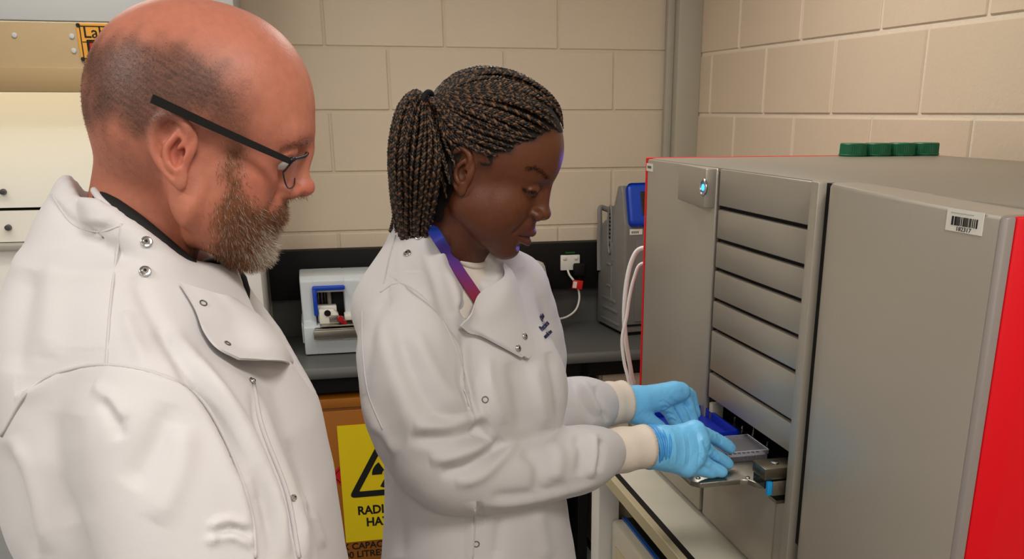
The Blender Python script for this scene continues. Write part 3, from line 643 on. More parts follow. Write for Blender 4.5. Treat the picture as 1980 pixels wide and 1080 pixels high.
# ------------------------------------------------------------------ implicit-surface modelling (for bodies, gloves and cloth)
class Vol:
    def __init__(s, lo, hi, vox):
        s.lo = np.array(lo, float); s.vox = vox
        s.n = np.ceil((np.array(hi)-s.lo)/vox).astype(int)+1
        s.ax = [(s.lo[i]+vox*np.arange(s.n[i])).astype(np.float32) for i in range(3)]
        s.d = np.full(tuple(s.n), .2, np.float32)
    def op(s, fn, lo, hi, k=.01, mode='u'):
        m = k+2*s.vox
        sl = []
        for i in range(3):
            a = int(np.clip((lo[i]-m-s.lo[i])/s.vox, 0, s.n[i]-1)); b = int(np.clip((hi[i]+m-s.lo[i])/s.vox+2, 1, s.n[i]))
            if b <= a: return s
            sl.append(slice(a, b))
        x, y, z = s.ax[0][sl[0]][:, None, None], s.ax[1][sl[1]][None, :, None], s.ax[2][sl[2]][None, None, :]
        d2 = fn(x, y, z).astype(np.float32); d1 = s.d[tuple(sl)]
        if mode == 'u':
            h = np.clip(.5+.5*(d1-d2)/k, 0, 1); r = d1+(d2-d1)*h-k*h*(1-h)
        elif mode == 's':
            d2 = -d2; h = np.clip(.5-.5*(d1-d2)/k, 0, 1); r = d1+(d2-d1)*h+k*h*(1-h)
        else:
            h = np.clip(.5-.5*(d1-d2)/k, 0, 1); r = d1+(d2-d1)*h+k*h*(1-h)
        s.d[tuple(sl)] = r; return s
    def ell(s, c, r, k=.01, mode='u', sym=False, R=None):
        c = np.array(c, float); r = np.array(r, float)
        def fn(x, y, z):
            if sym: y = np.abs(y)
            px, py, pz = x-c[0], y-c[1], z-c[2]
            if R is not None:
                px, py, pz = R[0][0]*px+R[1][0]*py+R[2][0]*pz, R[0][1]*px+R[1][1]*py+R[2][1]*pz, R[0][2]*px+R[1][2]*py+R[2][2]*pz
            k0 = np.sqrt((px/r[0])**2+(py/r[1])**2+(pz/r[2])**2)+1e-9; k1 = np.sqrt((px/r[0]**2)**2+(py/r[1]**2)**2+(pz/r[2]**2)**2)+1e-9
            return k0*(k0-1)/k1
        rm = r if R is None else np.full(3, r.max())
        lo, hi = c-rm, c+rm
        if sym: lo[1] = -hi[1]
        return s.op(fn, lo, hi, k, mode)
    def cone(s, a, b, ra, rb, k=.01, mode='u', sym=False, flat=None):
        """round cone a-b; flat=(axis, ratio): thinner along axis by ratio"""
        a = np.array(a, float); b = np.array(b, float); ab = b-a; L2 = ab@ab+1e-12
        def fn(x, y, z):
            if sym: y = np.abs(y)
            px, py, pz = x-a[0], y-a[1], z-a[2]
            t = np.clip((px*ab[0]+py*ab[1]+pz*ab[2])/L2, 0, 1)
            qx, qy, qz = px-t*ab[0], py-t*ab[1], pz-t*ab[2]
            q2 = qx*qx+qy*qy+qz*qz; r = ra+(rb-ra)*t
            if flat is not None:
                ax, ra_ = flat; cmp_ = qx*ax[0]+qy*ax[1]+qz*ax[2]; sc = 1/ra_
                q = np.sqrt(q2+(sc*sc-1)*cmp_*cmp_+1e-12); return (q-r)*(ra_+(1-ra_)*np.clip(1-np.abs(cmp_)/(np.sqrt(q2)+1e-6), 0, 1))
            return np.sqrt(q2+1e-12)-r
        rm = max(ra, rb); lo, hi = np.minimum(a, b)-rm, np.maximum(a, b)+rm
        if sym: lo[1] = -hi[1]
        return s.op(fn, lo, hi, k, mode)
    def tube(s, pts, rad, k=.006, mode='u', sym=False, flat=None, n=0):
        pts = np.asarray(pts, float); rad = np.broadcast_to(np.asarray(rad, float), (len(pts),))
        if n:
            q = catmull(np.hstack([pts, rad[:, None]]), n); pts, rad = q[:, :3], q[:, 3]
        for i in range(len(pts)-1): s.cone(pts[i], pts[i+1], rad[i], rad[i+1], k if i == 0 or mode == 's' else min(k, .004+.2*k), mode, sym, flat)
        return s
    def loft(s, rows, k=.02, mode='u', pw=2.0):
        """stack of ellipses: rows of (z, cx, cy, a, b, rot)"""
        rows = np.array(sorted(rows), float); zz = rows[:, 0]
        def fn(x, y, z):
            zf = np.ravel(z); g = [np.interp(zf, zz, rows[:, i])[None, None, :] for i in range(1, 6)]
            cx, cy, a, b, ro = g; c, sn = np.cos(ro), np.sin(ro)
            u = ((x-cx)*c+(y-cy)*sn)/a; v = (-(x-cx)*sn+(y-cy)*c)/b
            q = (np.abs(u)**pw+np.abs(v)**pw)**(1/pw); dr = (q-1)*np.minimum(a, b)*(.55+.45*np.clip(q, 0, 1))
            dz = np.maximum(zz[0]-z, z-zz[-1])
            return np.maximum(dr, dz)
        m = rows[:, 3:5].max(1)
        lo = [(rows[:, 1]-m).min(), (rows[:, 2]-m).min(), zz[0]]; hi = [(rows[:, 1]+m).max(), (rows[:, 2]+m).max(), zz[-1]]
        return s.op(fn, lo, hi, k, mode)
    def mesh(s, smooth=1):
        d = s.d; S = d < 0; nx, ny, nz = d.shape
        C8 = [(0, 0, 0), (1, 0, 0), (0, 1, 0), (1, 1, 0), (0, 0, 1), (1, 0, 1), (0, 1, 1), (1, 1, 1)]
        cnt = np.zeros((nx-1, ny-1, nz-1), np.int8)
        for (i, j, k) in C8: cnt += S[i:nx-1+i, j:ny-1+j, k:nz-1+k]
        idx = np.argwhere((cnt > 0) & (cnt < 8)); N = len(idx)
        vid = np.full(cnt.shape, -1, np.int32); vid[idx[:, 0], idx[:, 1], idx[:, 2]] = np.arange(N)
        val = np.stack([d[idx[:, 0]+i, idx[:, 1]+j, idx[:, 2]+k] for (i, j, k) in C8], 1)
        acc = np.zeros((N, 3)); n_ = np.zeros(N)
        C8a = np.array(C8, float)
        for a in range(8):
            for b in range(a+1, 8):
                if np.abs(C8a[a]-C8a[b]).sum() != 1: continue
                va, vb = val[:, a], val[:, b]; mk = (va < 0) != (vb < 0)
                t = np.where(mk, va/np.where(mk, va-vb, 1), 0)
                acc += np.where(mk[:, None], C8a[a]+t[:, None]*(C8a[b]-C8a[a]), 0); n_ += mk
        V = s.lo+(idx+acc/n_[:, None])*s.vox
        Q = []
        for ax in range(3):
            sl0 = [slice(None)]*3; sl1 = [slice(None)]*3; sl0[ax] = slice(0, -1); sl1[ax] = slice(1, None)
            ch = S[tuple(sl0)] != S[tuple(sl1)]; e = np.argwhere(ch)
            o1, o2 = [(1, 2), (2, 0), (0, 1)][ax]
            ok = (e[:, o1] > 0) & (e[:, o2] > 0) & (e[:, o1] < d.shape[o1]-1) & (e[:, o2] < d.shape[o2]-1); e = e[ok]
            def cell(da, db):
                c = e.copy(); c[:, o1] += da; c[:, o2] += db; return vid[c[:, 0], c[:, 1], c[:, 2]]
            q = np.stack([cell(-1, -1), cell(0, -1), cell(0, 0), cell(-1, 0)], 1)
            ins = S[e[:, 0], e[:, 1], e[:, 2]]
            q[~ins] = q[~ins][:, ::-1]; Q.append(q)
        Q = np.vstack(Q)
        for _ in range(smooth): V = relax(V, Q, .5)
        return V, Q
def relax(V, Q, f=.5):
    acc = np.zeros_like(V); n = np.zeros(len(V))
    for a in range(4):
        i, j = Q[:, a], Q[:, (a+1) % 4]
        for c in range(3): acc[:, c] += np.bincount(i, V[j, c], len(V))+np.bincount(j, V[i, c], len(V))
        n += np.bincount(i, minlength=len(V))+np.bincount(j, minlength=len(V))
    return V+f*(acc/np.maximum(n, 1)[:, None]-V)
def normals(V, Q):
    fn = np.cross(V[Q[:, 2]]-V[Q[:, 0]], V[Q[:, 3]]-V[Q[:, 1]]); N = np.zeros_like(V)
    for a in range(4):
        for c in range(3): N[:, c] += np.bincount(Q[:, a], fn[:, c], len(V))
    return N/(np.linalg.norm(N, axis=1)[:, None]+1e-12)
def subdiv(V, Q):
    """one level of smooth quad subdivision (edge and face points, then a relax)"""
    E_ = np.sort(np.stack([Q, np.roll(Q, -1, 1)], 2).reshape(-1, 2), 1); U_, inv = np.unique(E_, axis=0, return_inverse=True)
    n0 = len(V); em = V[U_].mean(1); fc = V[Q].mean(1); inv = inv.reshape(-1, 4)+n0; fi = np.arange(len(Q))+n0+len(U_)
    Q2 = np.concatenate([np.stack([Q[:, a], inv[:, a], fi, inv[:, (a+3) % 4]], 1) for a in range(4)])
    V2 = np.vstack([V, em, fc]); return relax(V2, Q2, .5), Q2
def poly_sd(px, py, poly):
    """signed distance (px) to polygon, negative inside"""
    poly = np.asarray(poly, float); d = np.full(px.shape, 1e9); ins = np.zeros(px.shape, bool)
    for i in range(len(poly)):
        a, b = poly[i], poly[(i+1) % len(poly)]; ab = b-a
        t = np.clip(((px-a[0])*ab[0]+(py-a[1])*ab[1])/(ab@ab+1e-9), 0, 1)
        d = np.minimum(d, np.hypot(px-a[0]-t*ab[0], py-a[1]-t*ab[1]))
        c = ((a[1] > py) != (b[1] > py)) & (px < (b[0]-a[0])*(py-a[1])/(b[1]-a[1]+1e-12)+a[0]); ins ^= c
    return np.where(ins, -d, d)
def line_d(px, py, pts):
    """distance to a polyline and the parameter 0..1 along it"""
    pts = catmull(pts, 5) if len(pts) > 2 else np.asarray(pts, float)
    L = np.r_[0, np.cumsum(np.hypot(*np.diff(pts, axis=0).T))]; d = np.full(px.shape, 1e9); tt = np.zeros(px.shape); sd = np.zeros(px.shape)
    for i in range(len(pts)-1):
        a, b = pts[i], pts[i+1]; ab = b-a
        t = np.clip(((px-a[0])*ab[0]+(py-a[1])*ab[1])/(ab@ab+1e-9), 0, 1); q = np.hypot(px-a[0]-t*ab[0], py-a[1]-t*ab[1])
        m = q < d; d = np.where(m, q, d); tt = np.where(m, (L[i]+t*(L[i+1]-L[i]))/L[-1], tt)
        sd = np.where(m, np.sign(ab[0]*(py-a[1])-ab[1]*(px-a[0])), sd)
    return d, tt, sd
def folds(V, Q, strokes, only=None):
    """sculpt cloth folds: each stroke (polyline in photo pixels, width px, height mm, kind) raises or sinks the cloth
    on the side that faces the photographer; kind 'r' ridge, 'v' valley, 's' step (seam)"""
    N = normals(V, Q); view = CC-V; view /= np.linalg.norm(view, axis=1)[:, None]; fac = np.clip((N*view).sum(1)*2.2, 0, 1)
    if only is not None: fac = fac*only
    px, py = proj(V); D = np.zeros(len(V))
    for pts, w, amp, kind in strokes:
        p = np.asarray(pts, float); m = np.where((px > p[:, 0].min()-3*w) & (px < p[:, 0].max()+3*w) & (py > p[:, 1].min()-3*w) & (py < p[:, 1].max()+3*w) & (fac > 0))[0]
        if not len(m): continue
        d, t, sd = line_d(px[m], py[m], p); env = np.clip(np.minimum(t, 1-t)*6, 0, 1)**.7 if kind != 'e' else 1
        g = np.exp(-(d/w)**2)
        if kind == 'r': D[m] += amp*g*env
        elif kind == 'v': D[m] -= amp*g*env
        elif kind in 'se': D[m] += amp*np.tanh(sd*d/(w*.35))*np.exp(-(d/(w*2.5))**2)*env
    return V+N*(D*fac*.001)[:, None]
def head_frame(origin, yaw, pitch, roll=0):
    """x forward, y left, z up"""
    R = Matrix.Rotation(yaw, 3, 'Z') @ Matrix.Rotation(pitch, 3, 'Y') @ Matrix.Rotation(roll, 3, 'X')
    return np.array(R), np.array(origin)
def hairs(V, Q, w, n, length, rad, dirf, cols, seed=1, segs=3, jitter=.25):
    """n tapered hairs grown from the surface where weight w (per vertex) is high; returns verts, tris, colours"""
    r = np.random.default_rng(seed); fw = w[Q].mean(1)
    a = np.linalg.norm(np.cross(V[Q[:, 2]]-V[Q[:, 0]], V[Q[:, 3]]-V[Q[:, 1]]), axis=1)*fw; p = a/a.sum()
    f = r.choice(len(Q), n, p=p); u, v = r.random((2, n, 1)); q = Q[f]
    B = (V[q[:, 0]]*(1-u)+V[q[:, 1]]*u)*(1-v)+(V[q[:, 3]]*(1-u)+V[q[:, 2]]*u)*v
    N = normals(V, Q)[q[:, 0]]; T = dirf(B, N)+r.normal(0, jitter, (n, 3)); T /= np.linalg.norm(T, axis=1)[:, None]
    L = length(B)*r.uniform(.6, 1.25, n); bend = np.cross(T, r.normal(0, 1, (n, 3))); bend /= np.linalg.norm(bend, axis=1)[:, None]; bend *= r.uniform(0, .45, (n, 1))
    a1 = np.cross(T, N+.01); a1 /= np.linalg.norm(a1, axis=1)[:, None]+1e-9; a2 = np.cross(T, a1)
    rings = []
    for s_ in range(segs+1):
        t = s_/segs; c = B-N*.0006+T*(L*t)[:, None]+bend*(L*t*t)[:, None]; rr = rad*(1-.75*t)
        for k in range(3): rings.append(c+rr*(math.cos(2.094*k)*a1+math.sin(2.094*k)*a2))
    W = np.stack(rings, 1); m = W.shape[1]; F_ = []
    for s_ in range(segs):
        for k in range(3):
            i, j = s_*3+k, s_*3+(k+1) % 3; F_.append((i, j, j+3, i+3))
    Fq = (np.array(F_)[None]+(np.arange(n)*m)[:, None, None]).reshape(-1, 4)
    col = np.repeat(cols(B, r), m, 0); return W.reshape(-1, 3), Fq, col

def snoise(V, f, seed, n=18):
    r = np.random.default_rng(seed); k = r.normal(0, 1, (n, 3)); k *= (f*r.uniform(.6, 1.5, n)/np.linalg.norm(k, axis=1))[:, None]
    return np.sin(np.asarray(V)@k.T+r.uniform(0, 6.3, n)).sum(1)/math.sqrt(n/2)          # about -2..2
# ------------------------------------------------------------------ a head (metres; x forward, y left, z up, origin between the ear canals)
def sculpt_head(v, fem=False, nose=1.0):
    c = .01
    def E(ce, r, k=1.0, mode='u', sym=True, R=None): v.ell(np.array(ce)*c, np.array(r)*c, k*c, mode, sym, R)
    def K(a, b, ra, rb, k=.8, mode='u', sym=True): v.cone(np.array(a)*c, np.array(b)*c, ra*c, rb*c, k*c, mode, sym)
    def T(p, r, k=.3, mode='u', n=4): v.tube(np.array(p)*c, np.array(r)*c, k*c, mode, True, None, n)
    E((-.3, 0, 4.4), (9.3, 7.6, 8.5), sym=False)                                  # cranium
    E((-3.3, 0, 1.8), (5.4, 6.2, 5.4), 2.5, sym=False)                            # occiput
    E((3.5, 0, 4.6), (6.1, 6.3, 7.0), 2.5, sym=False)                             # forehead
    E((4.6, 0, -2.6), (4.6, 5.4, 5.6), 2.0, sym=False)                            # mid face
    E((2.2, 0, -2.2), (4.6, 6.35 if not fem else 6.0, 5.2), 2.2, sym=False)       # side of the face
    if fem:
        E((5.1, 3.7, -1.9), (2.9, 2.3, 2.3), 2.0); E((4.4, 3.5, -4.6), (3.4, 2.6, 3.4), 2.2); E((2.8, 4.3, -4.6), (3.2, 2.0, 3.0), 2.0)
        K((1.2, 5.1, -4.6), (6.6, 1.3, -9.0), 1.7, 1.9, 2.2)
        E((4.2, 0, -6.9), (4.6, 4.7, 3.0), 1.5, sym=False)
        E((7.3, 0, -9.3), (1.7, 1.9, 1.5), 1.4, sym=False)
    else:
        E((5.2, 4.0, -1.7), (2.7, 2.2, 2.1), 2.0); E((4.6, 3.5, -4.8), (3.2, 2.5, 3.2), 2.2)
        K((1.0, 5.5, -5.2), (7.0, 1.6, -9.6), 1.9, 2.1, 2.2)
        E((4.0, 0, -7.2), (5.0, 5.0, 3.4), 1.5, sym=False)
        E((7.6, 0, -9.8), (1.9, 2.2, 1.7), 1.4, sym=False)
        K((8.6, .9, 2.9), (7.4, 4.4, 2.9), .95, .8, 1.4)                          # brow ridge
    # eye sockets, eyeballs under lids
    E((9.75, 3.1, .9), (1.7, 1.9, 1.15), 1.2, 's')
    E((7.45, 3.15, .75), (1.35, 1.5, 1.3), .35)
    K((8.45, 1.9, .15), (7.9, 4.35, .35), .20, .16, .3)                           # lower lid
    K((8.62, 2.0, 1.15), (7.9, 4.5, 1.0), .24, .2, .35)                           # upper lid fold
    K((8.55, 2.1, .62), (7.95, 4.2, .62), .15, .13, .10, 's')                     # slit
    # nose
    K((8.3, 0, 1.0), (9.0, 0, -2.3), .95, 1.55, 1.0, sym=False)
    if fem:
        K((9.0, 0, 1.6), (10.3, 0, -1.8), .62, .95, 1.0, sym=False); E((10.45, 0, -2.15), (1.15, 1.25, .95), .7, sym=False)
        E((9.6, 1.45, -2.65), (1.25, .95, .92), .5); E((10.2, .72, -3.35), (.55, .38, .4), .25, 's')
    else:
        K((9.2, 0, 1.9), (11.1, 0, -2.0), .75, 1.0, 1.0, sym=False); E((11.2, 0, -2.6), (1.2, 1.15, .95), .6, sym=False)
        E((9.9, 1.35, -3.0), (1.25, .8, .9), .5); E((10.6, .72, -3.55), (.6, .38, .4), .25, 's')
    K((9.45, 2.15, -3.2), (8.1, 3.7, -6.0), .10, .10, .9, 's')                      # nasolabial fold
    # mouth
    if fem:
        E((8.6, 0, -5.0), (1.5, 2.2, 1.6), 1.0, sym=False)
        K((9.85, .4, -5.55), (8.1, 2.45, -6.15), .70, .34, .35); K((9.65, 0, -7.15), (8.1, 2.2, -6.65), .76, .36, .35)
        K((10.5, 0, -6.25), (8.3, 2.5, -6.35), .20, .12, .15, 's')
        E((9.3, 0, -8.25), (.8, 1.6, .5), .6, 's', sym=False)
    else:
        E((8.7, 0, -5.4), (1.5, 2.4, 1.8), 1.0, sym=False)
        K((9.6, .3, -5.9), (8.1, 2.4, -6.3), .5, .3, .35); K((9.4, 0, -7.2), (8.1, 2.1, -6.8), .55, .3, .35)
        K((10.3, 0, -6.55), (8.3, 2.5, -6.55), .16, .1, .15, 's')
    E((.2, 5.5, -2.8), (2.3, 1.35, 3.3), 1.6)                                     # behind the jaw
    # ear
    a = math.radians(12); b = math.radians(24)
    Re = np.array(Matrix.Rotation(-a, 3, 'Y') @ Matrix.Rotation(b, 3, 'Z'))
    def ep(u, w, o): return np.array([-.75, 7.25, .1])+Re@np.array([u, o, w])
    E(ep(-.9, .3, .15), (2.0, .42, 2.75), .35, R=Re)
    E(ep(-.15, -.1, .2), (1.2, .6, 1.9), .7, R=Re)
    E(ep(-.35, -2.35, .35), (.95, .42, 1.1), .4, R=Re)
    E(ep(-.55, -.15, .65), (.95, .55, 1.35), .25, 's', R=Re)                      # concha
    E(ep(-1.05, 1.55, .66), (.75, .30, .9), .25, 's', R=Re)                       # scapha hollow
    T([ep(-.35, .35, .45), ep(.25, .75, .5), ep(.45, 1.7, .52), ep(.0, 2.65, .58), ep(-1.1, 3.05, .62), ep(-2.25, 2.35, .66), ep(-2.75, .95, .66), ep(-2.5, -.6, .6), ep(-1.75, -1.8, .5), ep(-1.0, -2.6, .42)], [.22, .26, .30, .34, .36, .38, .36, .32, .28, .26], .25)
    T([ep(-.35, 1.75, .48), ep(-.95, 1.05, .62), ep(-1.6, .3, .66), ep(-1.55, -.7, .62), ep(-1.0, -1.5, .55)], [.2, .26, .3, .3, .3], .25)
    E(ep(.42, -.25, .45), (.42, .36, .62), .25, R=Re)                              # tragus
    E(ep(-.35, -1.6, .55), (.5, .3, .35), .25, R=Re)                               # antitragus
    E(ep(.15, -.15, .5), (.28, .8, .42), .2, 's', R=Re)                            # ear canal

def person_head(R, O, fem, neck, vox=.0018, sc=1.0, sq=1.0, dx=0.0, sh=0.0, lo=(-.125, -.105, -.2), hi=(.135, .105, .14), extra=None):
    """skin mesh of head and neck; the face below the brow can be shortened (sq) and set back (dx)"""
    v = Vol(lo, hi, vox)
    sculpt_head(v, fem)
    def warp(V):
        V = np.array(V, float); w = np.clip((V[:, 0]+.03)/.06, 0, 1); t = np.clip(.012-V[:, 2], 0, .2)*w
        s_ = np.clip((.022-V[:, 2])/.036, 0, 1); s_ = s_*s_*(3-2*s_)*w
        V[:, 2] += t*(1-sq); V[:, 0] -= dx*s_+sh*np.clip(t-.03, 0, 1); return V*sc
    loc = [(R.T@(np.array(p)-O))/sc for p, r in neck]; v.tube(loc, [r for p, r in neck], .025, n=4)
    V, Q = v.mesh(1)
    L = warp(V)
    return (R@L.T).T+O, Q, L, warp
# ------------------------------------------------------------------ the bearded man
from mathutils.bvhtree import BVHTree
class Surf:
    """find points of a built surface behind photo pixels, to lay seams, studs and flaps on it"""
    def __init__(s, V, Q):
        s.t = BVHTree.FromPolygons([tuple(v) for v in V], [tuple(int(i) for i in q) for q in Q])
    def at(s, px, py, off=0.0):
        d = ray(px, py); d = d/np.linalg.norm(d)
        h, n, _, _ = s.t.ray_cast(Vector(CC), Vector(d))
        if h is None: return None, None
        n = np.array(n); n = n if n@d < 0 else -n
        return np.array(h)+n*off, n
    def line(s, pts, off=0.0, n=8):
        out = []
        for p in catmull(pts, n):
            h, _ = s.at(p[0], p[1], off)
            if h is not None: out.append(h)
        return out
def seam(name, surf, pts, r, m, parent, off=0.0, n=8):
    L = surf.line(pts, off, n)
    if len(L) < 3: return None
    L = np.array(L)
    for _ in range(2): L[1:-1] = (L[:-2]+2*L[1:-1]+L[2:])/4
    V, F_ = tube_mesh(L, r, 6); return mesh_obj(name, V, F_, m, parent, True)
def cloth_noise(V, Q, amp, sc, seed, aniso=(1, 1, 1)):
    r = np.random.default_rng(seed); N = normals(V, Q); D = np.zeros(len(V))
    for o in range(10):
        k = r.normal(0, 1, 3)*np.array(aniso); k *= sc*(1+.25*o)/np.linalg.norm(k); D += np.sin(V@k+r.uniform(0, 6.3)+1.5*np.sin(V@(k[[1, 2, 0]]*.6)))/(1+.35*o)
    return V+N*(amp*D/2.5)[:, None]
def snap(surf, px, py, parent, r=.006, ring=False):
    h, n = surf.at(px, py, .0005)
    if h is None: return
    h2 = h+n*.002
    t = MB().cyl(h, h2, r, r*.92, 20, .0006)
    if not ring: t.cyl(h2, h2+n*.0012, r*.55, r*.45, 16)
    o = t.build('snap_stud', m_chrome if not ring else m_ring, parent, True)
    if not ring: MB().cyl(h2+n*.0010, h2+n*.0016, r*.24, None, 12).build('stud_socket', m_print, o)
m_coat = mat('white_coat_cotton', (203, 200, 201), .75, noise=.012, nscale=900, bump=.08, bscale=1500, sheen=.1, detail=2)
m_seam = mat('coat_seam', (198, 195, 196), .8)
m_ring = mat('snap_ring', (110, 108, 106), .35, .8)
m_tee = mat('black_tshirt', (12, 12, 14), .8)
m_trou = mat('navy_trousers', (40, 44, 56), .8)
m_shoe = mat('black_shoe', (18, 18, 18), .4)
m_skinm = mat('man_skin', (200, 140, 118), .46, spec=.4, attr='Col', noise=.07, nscale=130, bump=.12, bscale=420, sss=.12)
m_hair = mat('short_hair', (90, 70, 58), .6, attr='Col')

man = empty('person', (-.36, .955, 0), 0, 'bald bearded person in a white lab coat and black-framed glasses, seen in profile', 'person')
MP = Matrix.Translation((-.36, .955, 0)).inverted()
def kid(o, root=man):
    """parent a part whose mesh was made in world coordinates"""
    if o is None: return None
    o.parent = root; o.matrix_parent_inverse = root.matrix_world.inverted() if root.matrix_world != Matrix() else Matrix.Translation(-Vector(root.location)); return o
RM, OM = head_frame((0, 0, 0), math.radians(19), math.radians(9))
OM = P(385, 300, .86) - RM@np.array([0, -.074, 0])
neckM = [(P(318, 330, .945), .056), (P(312, 420, .945), .06), (P(300, 520, .945), .07)]
V, Q, L, warpM = person_head(RM, OM, False, neckM, .0016, 1.0, .84, .0185, .14)
# colouring in place: bald crown, cropped hair at the sides, flushed nose and ear, beard shadow
Ls = L.copy(); Ls[:, 1] = -np.abs(Ls[:, 1]); px, py = proj((RM@Ls.T).T+OM)
hair_poly = [(150, 95), (215, 72), (300, 78), (370, 92), (430, 125), (478, 170), (494, 215), (488, 258), (470, 300), (452, 300), (436, 262), (400, 240), (330, 235), (262, 262), (215, 235), (190, 250), (150, 240)]
sd = poly_sd(px, py, hair_poly)
wh = 1/(1+np.exp((sd+5*snoise(L, 260, 7))/13.0)); nz = np.clip(.5+.10*snoise(L, 500, 1)+.3*snoise(L, 2200, 2), 0, 1)
fade = np.clip((600-px)/190, .62, 1)
wh = wh*(.76+.2*nz)*fade; wh[(L[:, 1] > -.066) & (L[:, 0] > .05) & (L[:, 2] < .02)] *= .3
nape = 1/(1+np.exp(poly_sd(px, py, [(170, 230), (262, 262), (285, 330), (250, 360), (185, 345)])/12)); wh = np.maximum(wh, .28*nape*(.5+.5*nz))
beard_poly = [(437, 285), (462, 285), (462, 330), (466, 372), (490, 408), (525, 412), (556, 390), (585, 384), (590, 420), (600, 530), (455, 545), (405, 512), (388, 470), (402, 410), (416, 350)]
sb = poly_sd(px, py, beard_poly); wb = 1/(1+np.exp(sb/6.0)); wb *= np.clip((L[:, 0]-.005)/.02, 0, 1)*np.clip((px-392+14*snoise(L, 200, 9))/40, 0, 1)
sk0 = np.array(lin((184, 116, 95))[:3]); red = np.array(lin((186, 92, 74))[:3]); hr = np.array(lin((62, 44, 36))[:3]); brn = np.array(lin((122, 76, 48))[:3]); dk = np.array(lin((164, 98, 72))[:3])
col = np.tile(sk0, (len(V), 1))
def blend(c, w): global col; col = col*(1-w[:, None])+c*w[:, None]
blend(red, .55*np.exp(-(np.hypot(px-600, py-372)/22)**2)+.5*np.exp(-(np.hypot(px-345, (py-290)*.7)/34)**2)*(L[:, 1] < -.068)+.25*np.exp(-(np.hypot(px-500, py-355)/45)**2))
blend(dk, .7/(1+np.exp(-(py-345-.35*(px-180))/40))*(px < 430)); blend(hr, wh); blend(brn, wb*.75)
blend(np.array(lin((150, 84, 76))[:3]), np.exp(-(poly_sd(px, py, [(540, 428), (562, 420), (562, 440), (542, 442)]).clip(0)/3)**2)*(L[:, 0] > .07)*.7)
blend(np.array(lin((20, 12, 10))[:3]), .85*np.exp(-(np.hypot((px-374), (py-296)*.62)/7.5)**2)*(L[:, 1] < -.06)*(L[:, 1] > -.0775))  # shade of the ear hollow painted into the skin colour
kid(mesh_obj('body', V, Q, m_skinm, None, True, col))
# beard, moustache and stubble as real hairs
dn = RM@np.array([.25, 0, -1.0])
def bdir(B, N):
    f = np.clip((proj(B)[0]-440)/110, 0, 1)[:, None]
    return N*.55+dn*(1.0-.25*f)+RM@np.array([.5, 0, 0])*f
def blen(B): x, y = proj(B); return .005+.006*np.clip((x-430)/80, 0, 1)*np.clip((y-390)/80, 0, 1)
def bcol(B, r):
    x, y = proj(B); g = np.clip((x-470)/60, 0, 1)*np.clip((y-425)/60, 0, 1)+.12
    a, b_, c_ = (np.array(lin(q)[:3]) for q in ((150, 96, 58), (206, 196, 178), (92, 56, 34)))
    n = len(B); k = (r.random(n) < g)[:, None]; t = r.random((n, 1)); return np.where(k, b_*(.6+.5*t), a*(1-t)+c_*t+.02*t)
Vh, Fh, Ch = hairs(V, Q, wb*np.where(py > 395, 1, .75), 11000, blen, .00022, bdir, bcol, 3, 3, .22)
kid(tag(mesh_obj('beard', Vh, Fh, m_hair, None, True, Ch), 'reddish brown beard greying at the chin'))
def sdir(B, N): return N*.8+RM@np.array([-.1, 0, -.5])
Vh, Fh, Ch = hairs(V, Q, np.clip(wh-.12, 0, 1), 11000, lambda B: np.full(len(B), .0018), .00014, sdir, lambda B, r: np.tile(np.array(lin((70, 56, 48))[:3]), (len(B), 1))*r.uniform(.6, 1.7, (len(B), 1)), 5, 1, .3)
kid(tag(mesh_obj('cropped_hair', Vh, Fh, m_hair, None, True, Ch), 'very short cropped dark hair at the sides and back'))
eb = np.exp(-(line_d(px, py, [(545, 292), (570, 278), (592, 276)])[0]/5)**2)*(L[:, 0] > .05)
for sg in (-1, 1):
    Vh, Fh, Ch = hairs(V, Q, eb*(L[:, 1]*sg > 0), 150, lambda B: np.full(len(B), .006), .00018, lambda B, N: N*.35+RM@np.array([-.3, .8*sg, .3]), lambda B, r: np.tile(np.array(lin((96, 66, 46))[:3]), (len(B), 1)), 6, 2, .2)
    kid(mesh_obj('eyebrow', Vh, Fh, m_hair, None, True, Ch))
def eyes(R, O, warp, sc, root, iris, gaze):
    for sgn in (-1, 1):
        c = warp(np.array([[.0735, sgn*.0315, .0075]]))[0]; cw = R@c+O
        g = R@np.array([math.cos(gaze), 0, -math.sin(gaze)]); q = Vector(g).to_track_quat('Z', 'Y').to_matrix().to_4x4()
        b2 = bmesh.new(); bmesh.ops.create_uvsphere(b2, u_segments=24, v_segments=24, radius=.0131*sc)
        me = bpy.data.meshes.new('eye'); b2.to_mesh(me); b2.free()
        n = len(me.vertices); co = np.zeros(n*3); me.vertices.foreach_get('co', co); co = co.reshape(-1, 3); an = np.degrees(np.arccos(np.clip(co[:, 2]/(.0131*sc), -1, 1)))
        cc = np.ones((n, 4)); cc[:, :3] = np.where((an < 13)[:, None], 0.01, np.where((an < 27)[:, None], np.array(iris), np.array((.62, .58, .55))))
        a = me.color_attributes.new('Col', 'FLOAT_COLOR', 'POINT'); a.data.foreach_set('color', cc.ravel())
        me.materials.append(m_eye); me.polygons.foreach_set('use_smooth', np.ones(len(me.polygons), bool))
        o = bpy.data.objects.new('eye', me); COL.objects.link(o); o.matrix_world = Matrix.Translation(cw) @ q
        if root: kid(o, root)
m_eye = mat('eyeball', (230, 225, 220), .1, attr='Col')
eyes(RM, OM, warpM, 1.0, man, (.05, .08, .10), .25)

